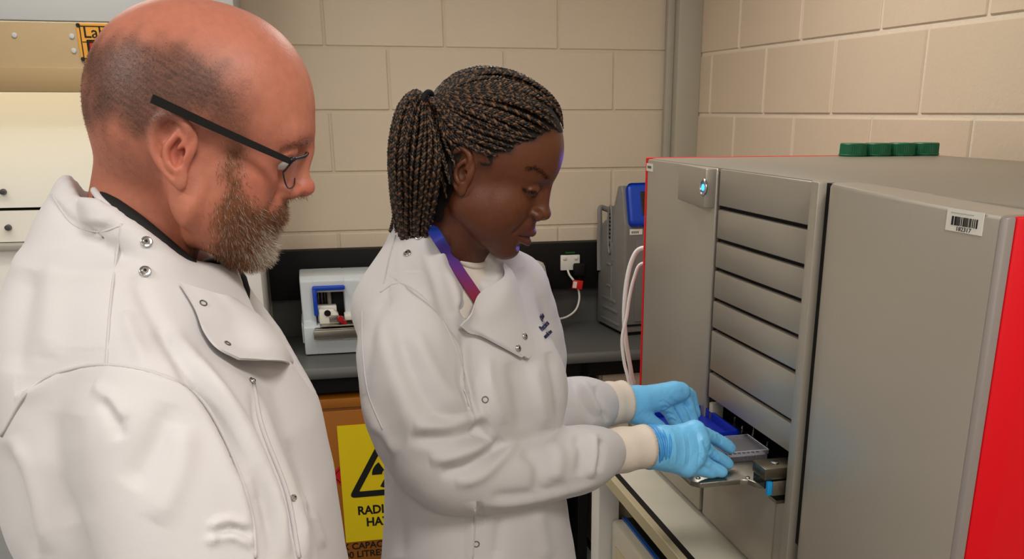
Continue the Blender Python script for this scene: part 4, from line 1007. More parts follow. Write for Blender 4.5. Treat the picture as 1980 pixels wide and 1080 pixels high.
# torso frame: u forward, v left
TA = np.array([-.36, .955]); TY = math.radians(19); Tf = np.array([math.cos(TY), math.sin(TY)]); Tl = np.array([-math.sin(TY), math.cos(TY)])
def TW(u, v, z): p = TA+Tf*u+Tl*v; return np.array([p[0], p[1], z])
def rowsT(rows): return [(z, TA[0]+Tf[0]*u, TA[1]+Tf[1]*u, a, b_, TY) for z, u, a, b_ in rows]
v = Vol((-.72, .50, .50), (.02, 1.36, 1.72), .0055)
v.loft(rowsT([(.52, .0, .18, .24), (.85, .0, .175, .228), (1.0, .0, .165, .215), (1.15, -.01, .155, .21), (1.30, -.02, .148, .208), (1.40, -.026, .148, .205), (1.47, -.032, .143, .19), (1.53, -.04, .13, .15), (1.57, -.045, .11, .115), (1.61, -.045, .088, .09)]), .03, pw=2.3)
for sg in (-1, 1):
    v.cone(TW(-.045, sg*.05, 1.574), TW(-.03, sg*.17, 1.508), .060, .056, .05)
v.cone(TW(-.09, -.0, 1.54), TW(-.10, 0, 1.38), .085, .10, .05); v.cone(TW(-.082, 0, 1.64), TW(-.075, 0, 1.58), .045, .07, .04)
# right (near) arm hangs, left arm hangs behind
armR = [TW(-.02, -.18, 1.486), TW(-.005, -.21, 1.39), TW(.005, -.235, 1.25), TW(.03, -.245, 1.12), TW(.085, -.235, .99), TW(.12, -.22, .90)]
armL = [TW(-.02, .18, 1.486), TW(-.02, .225, 1.38), TW(-.01, .245, 1.23), TW(.02, .25, 1.12), TW(.08, .24, .99), TW(.11, .23, .90)]
for a in (armR, armL): v.tube(a, [.074, .084, .083, .076, .068, .058], .035, n=3)
# collar stand, then the neck opening
nk = [(166, 345, .93), (182, 368, .900), (203, 394, .880), (262, 442, .868), (332, 502, .872), (398, 555, .905), (442, 590, .965)]
nkw = np.array([P(*p) for p in nk]); mir = lambda w: TW((w[:2]-TA)@Tf, -((w[:2]-TA)@Tl), w[2])
v.tube(nkw-np.array([0, 0, .010]), .012, .03, n=3); v.tube(np.array([mir(w) for w in nkw])-np.array([0, 0, .010]), .012, .03, n=3)
v.cone(TW(-.035, 0, 1.56), TW(-.01, 0, 1.75), .045, .085, .012, 's'); v.cone(TW(.07, -.01, 1.50), TW(.14, -.01, 1.66), .035, .075, .02, 's')
Vc, Qc = v.mesh(2); Vc, Qc = subdiv(Vc, Qc)
strokes = [([(97, 380), (139, 432), (190, 445), (232, 434)], 12, 2.5, 'v'), ([(100, 372), (150, 420), (205, 428)], 9, 1.5, 'r'),
  ([(0, 857), (30, 920), (50, 1000), (66, 1080)], 16, 6, 'v'), ([(20, 845), (60, 940), (85, 1070)], 18, 4, 'r'),
  ([(62, 748), (130, 715), (210, 706), (300, 722), (385, 766), (445, 870), (485, 990), (495, 1080)], 11, 3.2, 'e'),
  ([(300, 628), (388, 750), (445, 850), (478, 930)], 15, 5, 'v'), ([(330, 640), (420, 760), (480, 880), (505, 960)], 16, 4, 'r'),
  ([(345, 690), (440, 815), (510, 945), (535, 1080)], 14, 5, 'v'), ([(380, 700), (468, 815), (535, 960), (556, 1075)], 13, 4, 'r'),
  ([(488, 740), (506, 830), (553, 955), (578, 1080)], 9, 4.5, 'v'), ([(505, 745), (525, 830), (572, 955), (596, 1080)], 12, 5, 'r'),
  ([(552, 850), (585, 930), (600, 1000)], 10, 3, 'v'), ([(575, 960), (600, 985), (625, 1060)], 9, 3, 'r'),
  ([(196, 770), (222, 815), (232, 850)], 13, 3, 'v'), ([(180, 745), (215, 770), (245, 810)], 13, 2.5, 'r'),
  ([(330, 780), (300, 860), (250, 940)], 26, 3.5, 'v'), ([(360, 820), (345, 920), (300, 1010)], 26, 3, 'r'), ([(130, 800), (120, 900), (150, 1010)], 30, 3.5, 'v'),
  ([(400, 1020), (440, 1005), (480, 1020)], 9, 3, 'r'), ([(395, 1050), (440, 1035), (485, 1055)], 9, 3, 'r'), ([(415, 1036), (455, 1022), (485, 1036)], 8, 3, 'v'),
  ([(60, 520), (40, 620), (30, 720)], 22, 3.5, 'v'), ([(110, 480), (100, 580), (90, 690)], 24, 3, 'r'), ([(260, 530), (290, 600), (330, 660)], 16, 3, 'v'), ([(240, 600), (262, 660), (280, 700)], 14, 2.5, 'r')]
Vc = cloth_noise(Vc, Qc, .0016, 26, 11, (1, 1, .5)); Vc = folds(Vc, Qc, [(a, b_, c_*1.25, d_) for a, b_, c_, d_ in strokes])
coat = kid(mesh_obj('lab_coat', Vc, Qc, m_coat, None, True)); coat['label'] = 'white cotton lab coat'
SU = Surf(Vc, Qc)
def cs(o):
    if o: o.parent = coat
    return o
cs(seam('seam', SU, [(235, 432), (222, 520), (212, 610), (206, 704)], .0012, m_seam, None))
cs(seam('seam', SU, [(4, 842), (60, 750), (130, 716), (208, 706), (300, 722), (385, 766), (445, 870), (485, 990), (494, 1078)], .0016, m_seam, None, .0005))
cs(seam('seam', SU, [(100, 376), (140, 432), (190, 448), (234, 436)], .001, m_seam, None))
cs(seam('front_edge', SU, [(489, 746), (507, 830), (555, 955), (577, 1078)], .0022, m_seam, None, .0005))
n0 = len(bpy.data.objects)
for p_ in ((284, 468), (281, 525)): snap(SU, *p_, coat, .0052)
snap(SU, 486, 738, coat, .004)
snap(SU, 566, 962, coat, .003)
# coat neck edge, black tee collar
def ring_px(pts, r, m, name, par):
    q = catmull([P(*p) for p in pts], 8); V, F_ = tube_mesh(q, r, 10); return mesh_obj(name, V, F_, m, par, True)
cs(ring_px(nk[1:], .0035, m_coat, 'neck_edge', None))
tee = kid(ring_px([(200, 388, .905), (212, 396, .889), (266, 436, .876), (338, 496, .882), (402, 549, .912), (440, 578, .962)], .0098, m_tee, 'tshirt', man)); tee['label'] = 'black t-shirt collar'
cs_t = MB().sphere(P(425, 562, .975), .034, (.9, .6, 1.0), 16).build('tshirt_front', m_tee, None, True); kid(cs_t)
# unfastened front flap folded over
def flap(name, surf, grid, th, m, par, n=6):
    """sheet through a grid of (px, py, offset) control points lying above the coat"""
    G = np.array([[surf.at(p[0], p[1], 0)[0]+surf.at(p[0], p[1], 0)[1]*p[2] if len(p) == 3 and surf.at(p[0], p[1])[0] is not None else P(p[0], p[1], p[3] if len(p) > 3 else 1.0) for p in row] for row in grid])
    G2 = np.array([catmull(r, n) for r in G]); G3 = np.array([catmull(G2[:, j], n) for j in range(G2.shape[1])]).transpose(1, 0, 2)
    return sheet(name, G3, th, m, par)
def sheet(name, G, th, m, par):
    a, b_ = G.shape[:2]; du = np.gradient(G, axis=0); dv = np.gradient(G, axis=1); N = np.cross(du, dv); N /= np.linalg.norm(N, axis=2)[..., None]+1e-12
    if ((CC-G)*N).sum() < 0: N = -N
    V = np.vstack([(G+N*th/2).reshape(-1, 3), (G-N*th/2).reshape(-1, 3)]); F_ = []; o = a*b_
    for i in range(a-1):
        for j in range(b_-1):
            q = (i*b_+j, i*b_+j+1, (i+1)*b_+j+1, (i+1)*b_+j); F_.append(q); F_.append(tuple(o+k for k in q[::-1]))
    for i in range(a-1):
        for j0 in (0, b_-1): F_.append((i*b_+j0, (i+1)*b_+j0, o+(i+1)*b_+j0, o+i*b_+j0))
    for j in range(b_-1):
        for i0 in (0, a-1): F_.append((i0*b_+j, i0*b_+j+1, o+i0*b_+j+1, o+i0*b_+j))
    ob = mesh_obj(name, V, F_, m, par, False); b2 = bmesh.new(); b2.from_mesh(ob.data); bmesh.ops.recalc_face_normals(b2, faces=b2.faces); b2.to_mesh(ob.data); b2.free()
    ob.data.polygons.foreach_set('use_smooth', np.ones(len(ob.data.polygons), bool)); ob.data.set_sharp_from_angle(angle=math.radians(50)); return ob
gridM = [[(345, 552, .004), (395, 572, .007), (440, 585, .008), (462, 590, .010, .95)],
         [(372, 602, .005), (420, 610, .010), (470, 615, .012), (512, 625, .014, .965)],
         [(388, 650, .006), (432, 655, .012), (492, 655, .018), (548, 668, .02, .965)],
         [(412, 684, .007), (448, 696, .014), (505, 694, .024), (565, 696, .03, .955)],
         [(448, 708, .009), (472, 718, .016), (515, 716, .022), (560, 708, .02, .965)]]
def mk(grid, surf, dflt):
    out = []
    for row in grid:
        rr = []
        for p in row:
            h, n = surf.at(p[0], p[1])
            if len(p) > 3: h = P(p[0], p[1], p[3])
            elif h is None: h = P(p[0], p[1], dflt)
            else: h = h+n*p[2]
            rr.append(h)
        out.append(rr)
    G = np.array(out); G2 = np.array([catmull(r, 7) for r in G]); return np.array([catmull(G2[:, j], 7) for j in range(G2.shape[1])]).transpose(1, 0, 2)
fm = cs(sheet('front_flap', mk(gridM, SU, .93), .0025, m_coat, None))
SF = Surf(np.array([v_.co for v_ in fm.data.vertices]), [tuple(p.vertices) for p in fm.data.polygons])
for p_ in ((393, 586), (440, 664)):
    h, n = SF.at(*p_, .0006)
    if h is not None:
        V, F_ = tube_mesh([h+np.cross(n, np.array([0, 0, 1.]))*.0042*math.cos(t)+np.cross(n, np.cross(n, np.array([0, 0, 1.])))*.0042*math.sin(t) for t in np.linspace(0, 2*math.pi, 20, endpoint=False)], .0006, 6, True)
        cs(mesh_obj('snap_ring', V, F_, m_ring, None, True))
# cuffs, hands, trousers and shoes (below the frame)
def simple_hand(w, fdir, side, m, root, name='hand'):
    """relaxed hanging hand: palm, four curled fingers, thumb"""
    w = np.array(w); f = np.array(fdir, float); f /= np.linalg.norm(f); dn_ = np.array([0, 0, -1.]); la = np.cross(dn_, f)*side; la /= np.linalg.norm(la)
    def pt(a, b_, c_): return w+dn_*a+f*b_+la*c_
    lo = w-.14; hi = w+.14; lo[2] = w[2]-.2; hi[2] = w[2]+.03; vv = Vol(lo, hi, .003)
    vv.tube([pt(-.02, 0, 0), pt(.02, 0, 0), pt(.085, .004, 0)], [.026, .028, .030], .02, flat=(la, .55))
    for i, (o_, ln) in enumerate(((.03, .075), (.01, .085), (-.011, .079), (-.03, .062))):
        vv.tube([pt(.08, o_, 0), pt(.08+ln*.45, o_*1.1, .006), pt(.08+ln*.8, o_*1.1, .018), pt(.08+ln, o_*1.05, .032)], [.0098, .0092, .0086, .0076], .006)
    vv.tube([pt(.025, .024, .004), pt(.055, .046, .014), pt(.085, .05, .022)], [.013, .0105, .009], .01)
    V, Q = vv.mesh(1); return kid(mesh_obj(name, V, Q, m, None, True), root)
m_skin2 = mat('man_hand_skin', (200, 146, 122), .5, sss=.1)
for a, sg in ((armR, 1), (armL, -1)):
    simple_hand(a[-1]+np.array([.012, .004, -.075]), (Tf[0], Tf[1], 0), sg, m_skin2, man)
    MB().cyl(a[-1]+np.array([0, 0, .0]), a[-1]+np.array([.012, .004, -.075]), .052, .046, 24, .004).build('cuff', m_coat, None, True).parent = None
    kid(bpy.context.scene.objects[-1]) if False else None
for o in [o for o in COL.objects if o.name.startswith('cuff') and o.parent is None]: cs(o)
def legs(root, A, f, l, hip, half, hz, mt, ms, sc=1.0):
    for sg in (-1, 1):
        c = np.array([A[0]+l[0]*sg*half, A[1]+l[1]*sg*half, 0]); f3 = np.array([f[0], f[1], 0])
        vv = Vol(c-np.array([.16, .16, 0])*1.0, c+np.array([.16, .16, hz]), .008)
        vv.tube([c+[0, 0, hz-.06], c+f3*.012+[0, 0, hz*.52], c-f3*.01+[0, 0, .10]], [.092*sc, .070*sc, .058*sc], .02)
        V, Q = vv.mesh(1); kid(mesh_obj('trouser_leg', V, Q, mt, None, True), root)
        vv = Vol(c-np.array([.16, .16, .0]), c+np.array([.26, .26, .14]), .006)
        vv.tube([c-f3*.05+[0, 0, .045], c+f3*.06+[0, 0, .042], c+f3*.15+[0, 0, .034]], [.042, .044, .034], .015); vv.cone(c+[0, 0, .11], c+[0, 0, .06], .042, .044, .02)
        vv.op(lambda x, y, z: z*-1+.002+0*x+0*y, c-1, c+1, .004, 'i')
        V, Q = vv.mesh(1); V[:, 2] = np.maximum(V[:, 2], 0.0); kid(mesh_obj('shoe', V, Q, ms, None, True), root)
legs(man, TA, Tf, Tl, 0, .105, .95, m_trou, m_shoe)

# glasses
gl = empty('glasses', tuple(OM+RM@np.array([.08, 0, .01])), 0, 'black semi-rimless glasses worn by the bearded man', 'glasses')
def kg(o, par=None): o.parent = par or gl; o.matrix_parent_inverse = Matrix.Translation(-Vector(gl.location)); return o
def GL(x, y, z): return OM+RM@np.array([x, y, z])
m_gframe = mat('glasses_black', (10, 10, 12), .35); m_glens = m_lens = None
m_lens = bpy.data.materials.new('lens_glass'); m_lens.use_nodes = True; nt = m_lens.node_tree; nt.nodes.clear()
ou = nt.nodes.new('ShaderNodeOutputMaterial'); g1 = nt.nodes.new('ShaderNodeBsdfTransparent'); g1.inputs[0].default_value = (.97, .975, .98, 1)
g2 = nt.nodes.new('ShaderNodeBsdfGlossy'); g2.inputs['Roughness'].default_value = .03; fr = nt.nodes.new('ShaderNodeValue'); fr.outputs[0].default_value = .07
mx = nt.nodes.new('ShaderNodeMixShader'); nt.links.new(fr.outputs[0], mx.inputs[0]); nt.links.new(g1.outputs[0], mx.inputs[1]); nt.links.new(g2.outputs[0], mx.inputs[2]); nt.links.new(mx.outputs[0], ou.inputs[0])
tip, mid, hin = P(293, 190, .836), P(432, 254, .862), P(560, 311, .886)
tl = [RM.T@(q-OM) for q in (tip, mid, hin)]
slope = math.atan2(tl[0][2]-tl[2][2], tl[2][0]-tl[0][0])
for sg in (-1, 1):
    pts = catmull([(q[0], sg*abs(q[1]), q[2]) for q in tl], 10); q = np.array([GL(*p) for p in pts]); t_, u_, w_ = frames(q)
    up = RM@np.array([math.sin(slope), 0, math.cos(slope)]); wd = np.cross(t_, up); V = []; F_ = []
    n = len(q)
    for i in range(n):
        hh = .0037-.0010*(i/(n-1)); ww = .0016
        for a_, b_ in ((-1, -1), (1, -1), (1, 1), (-1, 1)): V.append(q[i]+up*hh*a_+wd[i]*ww*b_)
    for i in range(n-1):
        for j in range(4): F_.append((i*4+j, i*4+(j+1) % 4, i*4+4+(j+1) % 4, i*4+4+j))
    F_ += [(0, 1, 2, 3), (n*4-1, n*4-2, n*4-3, n*4-4)]
    tp_ = kg(mesh_obj('temple', V, F_, m_gframe))
    e0 = q[-1]-t_[-1]*.002-RM@np.array([0, 1, 0])*(-sg)*.0024
    if sg < 0:
        V, F_ = tube_mesh([e0+t_[-1]*.0062*math.cos(a)+up*.0022*math.sin(a) for a in np.linspace(0, 2*math.pi, 24, endpoint=False)], .0006, 6, True); kg(mesh_obj('ellipse_emblem', V, F_, mat('emblem_silver', (225, 225, 222), .3, .4)), tp_)
# lens sheets wrap around the brow; top bar carries them
hx, hz = tl[2][0]+.003, tl[2][2]
def lens_pt(y, s_):
    ay = abs(y); x = hx+.017-(.017)*(ay/.069)**2.1; zt = hz+.008-.006*(ay/.069)
    return np.array([x+s_*-.009, y, zt-s_*.029*np.clip(1-((ay-.034)/.037)**4, 0.12, 1)])
for sg in (-1, 1):
    G = np.array([[GL(*lens_pt(sg*y, s_)) for s_ in np.linspace(0, 1, 10)] for y in np.linspace(.009, .066, 22)]); kg(sheet('lens', G, .0012, m_lens, None))
    V, F_ = tube_mesh([GL(*lens_pt(sg*y, 0)) for y in np.linspace(.007, .0685, 24)], .0016, 8); kg(mesh_obj('top_bar', V, F_, m_gframe, None, True))
    V, F_ = tube_mesh([GL(*lens_pt(sg*y, 1)) for y in np.linspace(.009, .066, 24)], .0007, 6); kg(mesh_obj('lower_rim', V, F_, m_gframe, None, True))
    V, F_ = tube_mesh([GL(*lens_pt(sg*.066, s_)) for s_ in np.linspace(0, 1, 8)], .0009, 6); kg(mesh_obj('end_piece', V, F_, m_gframe, None, True))
    V, F_ = tube_mesh([GL(*lens_pt(sg*.0685, 0)), GL(*(np.array([tl[2][0], sg*abs(tl[2][1]), tl[2][2]])))], .0024, 8); kg(mesh_obj('hinge', V, F_, m_gframe, None, True))
V, F_ = tube_mesh([GL(*(lens_pt(y, 0)+np.array([.001, 0, -.002+.002*abs(y)/.01]))) for y in np.linspace(-.01, .01, 9)], .0013, 8); kg(mesh_obj('bridge', V, F_, m_gframe, None, True))
# ------------------------------------------------------------------ the woman with braided hair
m_skinw = mat('woman_skin', (120, 78, 56), .42, spec=.45, attr='Col', noise=.06, nscale=120, bump=.08, bscale=400, sss=.08)
m_braid = mat('braid_hair', (60, 42, 30), .45, attr='Col')
m_scalp = mat('dark_hair_core', (16, 11, 9), .8)
m_tee2 = mat('white_tee', (216, 206, 196), .8)
WX, WY = -.15, 1.455
wom = empty('person', (WX, WY, 0), 0, 'person with a ponytail of long brown braids, white lab coat and blue gloves', 'person')
def kw(o, par=None):
    if o is None: return None
    if par is None: o.parent = wom; o.matrix_parent_inverse = Matrix.Translation((-WX, -WY, 0))
    else: o.parent = par
    return o
RW, OW = head_frame((0, 0, 0), math.radians(-9), math.radians(22))
OW = P(914, 340, 1.345) - RW@np.array([0, -.072, 0])
neckW = [(P(905, 375, 1.415), .046), (P(897, 440, 1.425), .047), (P(888, 500, 1.45), .045), (P(892, 545, 1.475), .042)]
V, Q, L, warpW = person_head(RW, OW, True, neckW, .0017, .965, .95, .0045, lo=(-.135, -.105, -.24))
Ls = L.copy(); Ls[:, 1] = -np.abs(Ls[:, 1]); px, py = proj((RW@Ls.T).T+OW)
headV, headQ = V, Q; HS = BVHTree.FromPolygons([tuple(v_) for v_ in V], [tuple(int(i) for i in q) for q in Q])
hl = [(1120, 255), (1074, 252), (1052, 258), (1030, 268), (1008, 274), (992, 284), (975, 292), (962, 312), (950, 330), (940, 318), (925, 290), (905, 283), (884, 300), (880, 345), (868, 400), (840, 430), (700, 430), (700, 60), (1120, 60)]
sdh = poly_sd(px, py, hl)+5*snoise(L, 160, 4); wh = 1/(1+np.exp(sdh/5.0)); wh[(L[:, 1] < -.071) & (np.hypot(px-903, py-326) < 46)] = 0
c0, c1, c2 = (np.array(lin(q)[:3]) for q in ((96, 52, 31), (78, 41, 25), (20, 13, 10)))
col = np.tile(c0, (len(V), 1))
def blend2(c, w): global col; col = col*(1-w[:, None])+np.array(c)*w[:, None]
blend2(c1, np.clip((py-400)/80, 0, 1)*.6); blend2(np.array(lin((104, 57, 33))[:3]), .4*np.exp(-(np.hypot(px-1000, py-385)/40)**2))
lipp = [(1008, 446), (1022, 434), (1038, 430), (1050, 436), (1046, 452), (1040, 466), (1022, 470), (1010, 458)]
blend2(np.array(lin((84, 42, 40))[:3]), .75/(1+np.exp(poly_sd(px, py, lipp)/2.0))*(L[:, 0] > .05))
for q in ((955, 420), (1000, 405), (975, 445), (1012, 398), (968, 408)): blend2(c1*.6, .5*np.exp(-(np.hypot(px-q[0], py-q[1])/2.2)**2))
blend2(c2, wh*.93)
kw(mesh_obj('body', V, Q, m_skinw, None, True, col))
def lin3(q): return np.array(lin(q)[:3])
eb = np.exp(-(line_d(px, py, [(1020, 326), (1036, 325), (1050, 334), (1060, 343)])[0]/3.2)**2)*(L[:, 0] > .05)
side = lambda B: np.where(((B-OW)@RW[:, 1] > 0)[:, None], RW@np.array([-.35, .8, -.1]), RW@np.array([-.35, -.8, -.1]))
el = np.exp(-(line_d(px, py, [(1012, 364), (1022, 369), (1034, 370)])[0]/1.8)**2)*(L[:, 0] > .05)*(L[:, 0] < .1)
for sg in (-1, 1):
    sm = (L[:, 1]*sg > 0)
    Vh, Fh, Ch = hairs(V, Q, eb*sm, 260, lambda B: np.full(len(B), .0048), .00024, lambda B, N: N*.25+side(B), lambda B, r: np.tile(lin3((18, 11, 9)), (len(B), 1)), 8, 2, .15)
    kw(mesh_obj('eyebrow', Vh, Fh, m_hair, None, True, Ch))
    Vh, Fh, Ch = hairs(V, Q, el*sm, 170, lambda B: np.full(len(B), .0075), .00026, lambda B, N: N*.9+side(B)*.25+RW@np.array([.2, 0, -.25]), lambda B, r: np.tile(lin3((10, 7, 6)), (len(B), 1)), 9, 2, .15)
    kw(mesh_obj('eyelashes', Vh, Fh, m_hair, None, True, Ch))
eyes(RW, OW, warpW, .965, None, (.02, .012, .008), .55)
for o in [o for o in COL.objects if o.name.startswith('eye') and o.type == 'MESH' and o.parent is None]:
    kw(o)
bh = hairs(V, Q, np.clip(np.exp(-(sdh/7)**2)*(py < 335)*(px > 935), 0, 1), 1500, lambda B: np.full(len(B), .007), .00015, lambda B, N: N*.3+RW@np.array([-1., 0, .35]), lambda B, r: np.tile(lin3((28, 19, 14)), (len(B), 1)), 12, 2, .3)
fq = wh[Q].mean(1) > .55; Nw = normals(V, Q)
Vcap, Qcap = V+Nw*.0008, Q[fq]; us, iv = np.unique(Qcap, return_inverse=True)
# braids
hairE = kw(tag(mesh_obj('hair', bh[0], bh[1], m_hair, None, True, bh[2]), 'long brown box braids gathered in a ponytail'))
kw(mesh_obj('hair_cap', Vcap[us], iv.reshape(-1, 4), m_scalp, None, True), hairE)
BR = [lin3((98, 68, 43)), lin3((15, 10, 8)), lin3((30, 20, 15))]
def braid(path, r, seed):
    rr = np.random.default_rng(seed); p = np.asarray(path, float); Ls_ = np.r_[0, np.cumsum(np.linalg.norm(np.diff(p, axis=0), axis=1))]; pit = r*4.4; n = max(12, int(Ls_[-1]/pit*7))
    s_ = np.linspace(0, Ls_[-1], n); q = np.stack([np.interp(s_, Ls_, p[:, i]) for i in range(3)], 1); t_, u_, w_ = frames(q); ro = rr.uniform(0, 6.3); ph = 2*math.pi*s_/pit+rr.uniform(0, 6.3)
    a_ = u_*math.cos(ro)+w_*math.sin(ro); b_ = -u_*math.sin(ro)+w_*math.cos(ro); VV, FF, CV = [], [], []; o_ = 0
    tap = np.clip(np.minimum(s_/.03+.35, 1), 0, 1); cs_ = rr.permutation(3); jit = rr.uniform(.75, 1.25)
    for k in range(3):
        f = ph+k*2.0944; c = q+a_*(r*.62*np.sin(f)*tap)[:, None]+b_*(r*.42*np.sin(2*f)*tap)[:, None]
        v1, f1 = tube_mesh(c, r*.58*tap, 5); VV.append(v1); FF += [tuple(i+o_ for i in fc) for fc in f1]; o_ += len(v1); CV.append(np.tile(BR[cs_[k]]*jit, (len(v1), 1)))
    ob = mesh_obj('braid', np.vstack(VV), FF, m_braid, None, True, np.vstack(CV)); ob.parent = hairE; return ob
EL = P(832, 192, 1.375)
hc = OW+RW@np.array([-.005, 0, .045])
def on_head(p, off):
    d = p-hc; d /= np.linalg.norm(d); h, n_, _, _ = HS.ray_cast(Vector(hc+d*.4), Vector(-d))
    return np.array(h)+d*off if h is not None else p
def scalp(px_, py_, mirror=False):
    d = ray(px_, py_); h, n_, _, _ = HS.ray_cast(Vector(CC), Vector(d/np.linalg.norm(d)))
    if h is None: return None
    if mirror: l_ = RW.T@(np.array(h)-OW); l_[1] = -l_[1]; return OW+RW@l_
    return np.array(h)
roots = [(1074, 250), (1060, 254), (1046, 259), (1033, 266), (1020, 270), (1006, 275), (992, 284), (978, 290), (962, 300), (948, 300), (935, 290), (920, 286), (905, 283), (893, 290)]
roots2 = [(1015, 256), (1035, 254), (1000, 262), (985, 268), (968, 276), (950, 280), (1066, 236), (1056, 226), (1048, 214), (1036, 204), (1058, 240), (1042, 246), (1025, 252), (1060, 215), (1040, 225), (1020, 232), (1000, 240), (980, 250), (960, 258), (940, 262), (918, 262), (1030, 190), (1005, 198), (980, 208), (955, 218), (930, 226), (990, 170), (960, 178), (935, 188), (950, 160), (905, 240)]
k = 0
for lst, off, mirrors in ((roots, .0035, (0, 1)), (roots2, .0075, (0, 1))):
    for i, rp in enumerate(lst):
        for mi in mirrors:
            r0 = scalp(rp[0], rp[1], bool(mi))
            if r0 is None: continue
            T_ = np.linspace(0, 1, 26); pth = []
            for t in T_:
                e_ = EL+RW@np.array([.0, (.006 if mi else -.006), .0])
                q = r0*(1-t)+e_*t; sag = (rp[1] > 262)*.010*math.sin(math.pi*t); q = q-np.array([0, 0, sag])
                o1 = on_head(q, off+.006*math.sin(math.pi*t)*(1 if off > .005 else .6)); w = np.clip((t-.8)/.2, 0, 1)
                pth.append(o1*(1-w)+e_*w if t < 1 else e_)
            pth = np.array(pth)
            for _ in range(3): pth[1:-1] = (pth[:-2]+2*pth[1:-1]+pth[2:])/4
            braid(catmull(pth, 3), .0030+.0003*((i*7) % 3), 100+k); k += 1
# nape and behind-ear braids drawn up to the elastic
for i, rp in enumerate([(884, 322), (874, 352), (866, 380), (860, 300), (846, 335), (840, 370), (830, 300)]):
    for mi in (0, 1):
        r0 = scalp(rp[0], rp[1], bool(mi))
        if r0 is None: continue
        pth = np.array([on_head(r0*(1-t)+EL*t, .004) if t < .85 else r0*(1-t)+EL*t for t in np.linspace(0, 1, 14)])
        for _ in range(2): pth[1:-1] = (pth[:-2]+2*pth[1:-1]+pth[2:])/4
        braid(catmull(pth, 3), .0034, 300+k); k += 1
# the ponytail falling from the elastic
outer = np.array([(832, 190), (800, 176), (768, 212), (753, 290), (757, 370), (768, 440), (778, 500)], float)
inner = np.array([(834, 196), (842, 235), (872, 292), (880, 330), (866, 385), (846, 440), (838, 490)], float)
rr = np.random.default_rng(5)
NP_ = 44
for i in range(NP_):
    s_ = ((i+.5)/NP_) if i < 34 else rr.random(); lay = rr.random() if i < 34 else 1.0+rr.random()*.6
    px_ = outer*(1-s_)+inner*s_+rr.normal(0, 2.2, outer.shape)*np.linspace(0, 1, 7)[:, None]
    dep = 1.375+np.array([0, -.004, -.012, -.022, -.016, .0, .02])*(1.3-lay)*1.5+np.array([0, .004, .02, .035, .04, .045, .05])*(.25+lay*.75)-.02*np.sin(math.pi*s_)*np.array([0, .3, .8, 1, .9, .7, .5])
    if s_ > .75: dep = dep-np.array([0, 0, .01, .02, .02, .015, .01])
    braid(catmull([P(a, b_, y) for (a, b_), y in zip(px_, dep)], 7), .0029+.0006*rr.random(), 500+i)
braid(catmull([P(*q) for q in ((800, 180, 1.39), (765, 225, 1.40), (752, 320, 1.41), (764, 390, 1.42), (760, 425, 1.425), (754, 448, 1.43))], 8), .0026, 900)
vv = Vol(P(820, 330, 1.42)-.16, P(820, 330, 1.42)+.16, .005)
vv.tube([P(822, 205, 1.40), P(800, 240, 1.405), P(812, 310, 1.41), P(812, 390, 1.42), P(806, 470, 1.435)], [.014, .026, .042, .036, .028], .02, flat=((0, 1, 0), .6))
Vk, Qk = vv.mesh(1); kw(mesh_obj('hair_core', Vk, Qk, m_scalp, None, True), hairE)
V_, F_ = tube_mesh([EL+RW@(np.array([-.004, 0, -.003])+.0108*np.array([.25*math.cos(t), 1.0*math.cos(t), math.sin(t)])) for t in np.linspace(0, 2*math.pi, 24, endpoint=False)], .0040, 8, True)
kw(mesh_obj('hair_elastic', V_, F_, m_tee, None, True), hairE)

# coat
WYAW = math.radians(-40); Wf = np.array([math.cos(WYAW), math.sin(WYAW)]); Wl_ = np.array([-math.sin(WYAW), math.cos(WYAW)]); WA2 = np.array([WX, WY])
def WW(u, v_, z): p = WA2+Wf*u+Wl_*v_; return np.array([p[0], p[1], z])
rowsW = [(.58, .03, .165, .215), (.85, .03, .15, .20), (1.0, .03, .138, .185), (1.10, .03, .124, .168), (1.20, .028, .116, .154), (1.28, .026, .116, .146), (1.34, .02, .118, .142), (1.42, .006, .112, .142), (1.48, -.008, .098, .138), (1.53, -.018, .086, .115), (1.57, -.022, .072, .08), (1.61, -.024, .06, .065)]
def rW(rows, sh): return [(z, WA2[0]+Wf[0]*u, WA2[1]+Wf[1]*u, a-sh, b_-sh, WYAW) for z, u, a, b_ in rows]
v = Vol((-.42, 1.10, .55), (.30, 1.86, 1.66), .005)
v.loft(rW(rowsW, 0), .03, pw=2.2)
for sg in (-1, 1):
    v.cone(WW(-.02, sg*.045, 1.545), WW(-.012, sg*.130, 1.488), .045, .046, .05)
    v.ell(WW(.085, sg*.065, 1.35), (.052, .055, .06), .05)
armR_ = [P(792, 618, 1.345), P(784, 690, 1.315), P(798, 795, 1.29), P(855, 895, 1.295), P(910, 918, 1.32), P(990, 915, 1.365), P(1075, 898, 1.42), P(1130, 884, 1.46), P(1168, 873, 1.50)]
v.tube(armR_[:2], [.06, .064], .03); v.tube(armR_[1:], [.064, .066, .064, .059, .056, .054, .052, .038], .010, n=3)
armL_ = [WW(-.012, .135, 1.475), WW(-.01, .17, 1.36), P(1020, 800, 1.62), P(1090, 792, 1.645), P(1130, 786, 1.665), P(1160, 782, 1.682)]
v.tube(armL_, [.06, .064, .062, .054, .052, .038], .02, n=3)
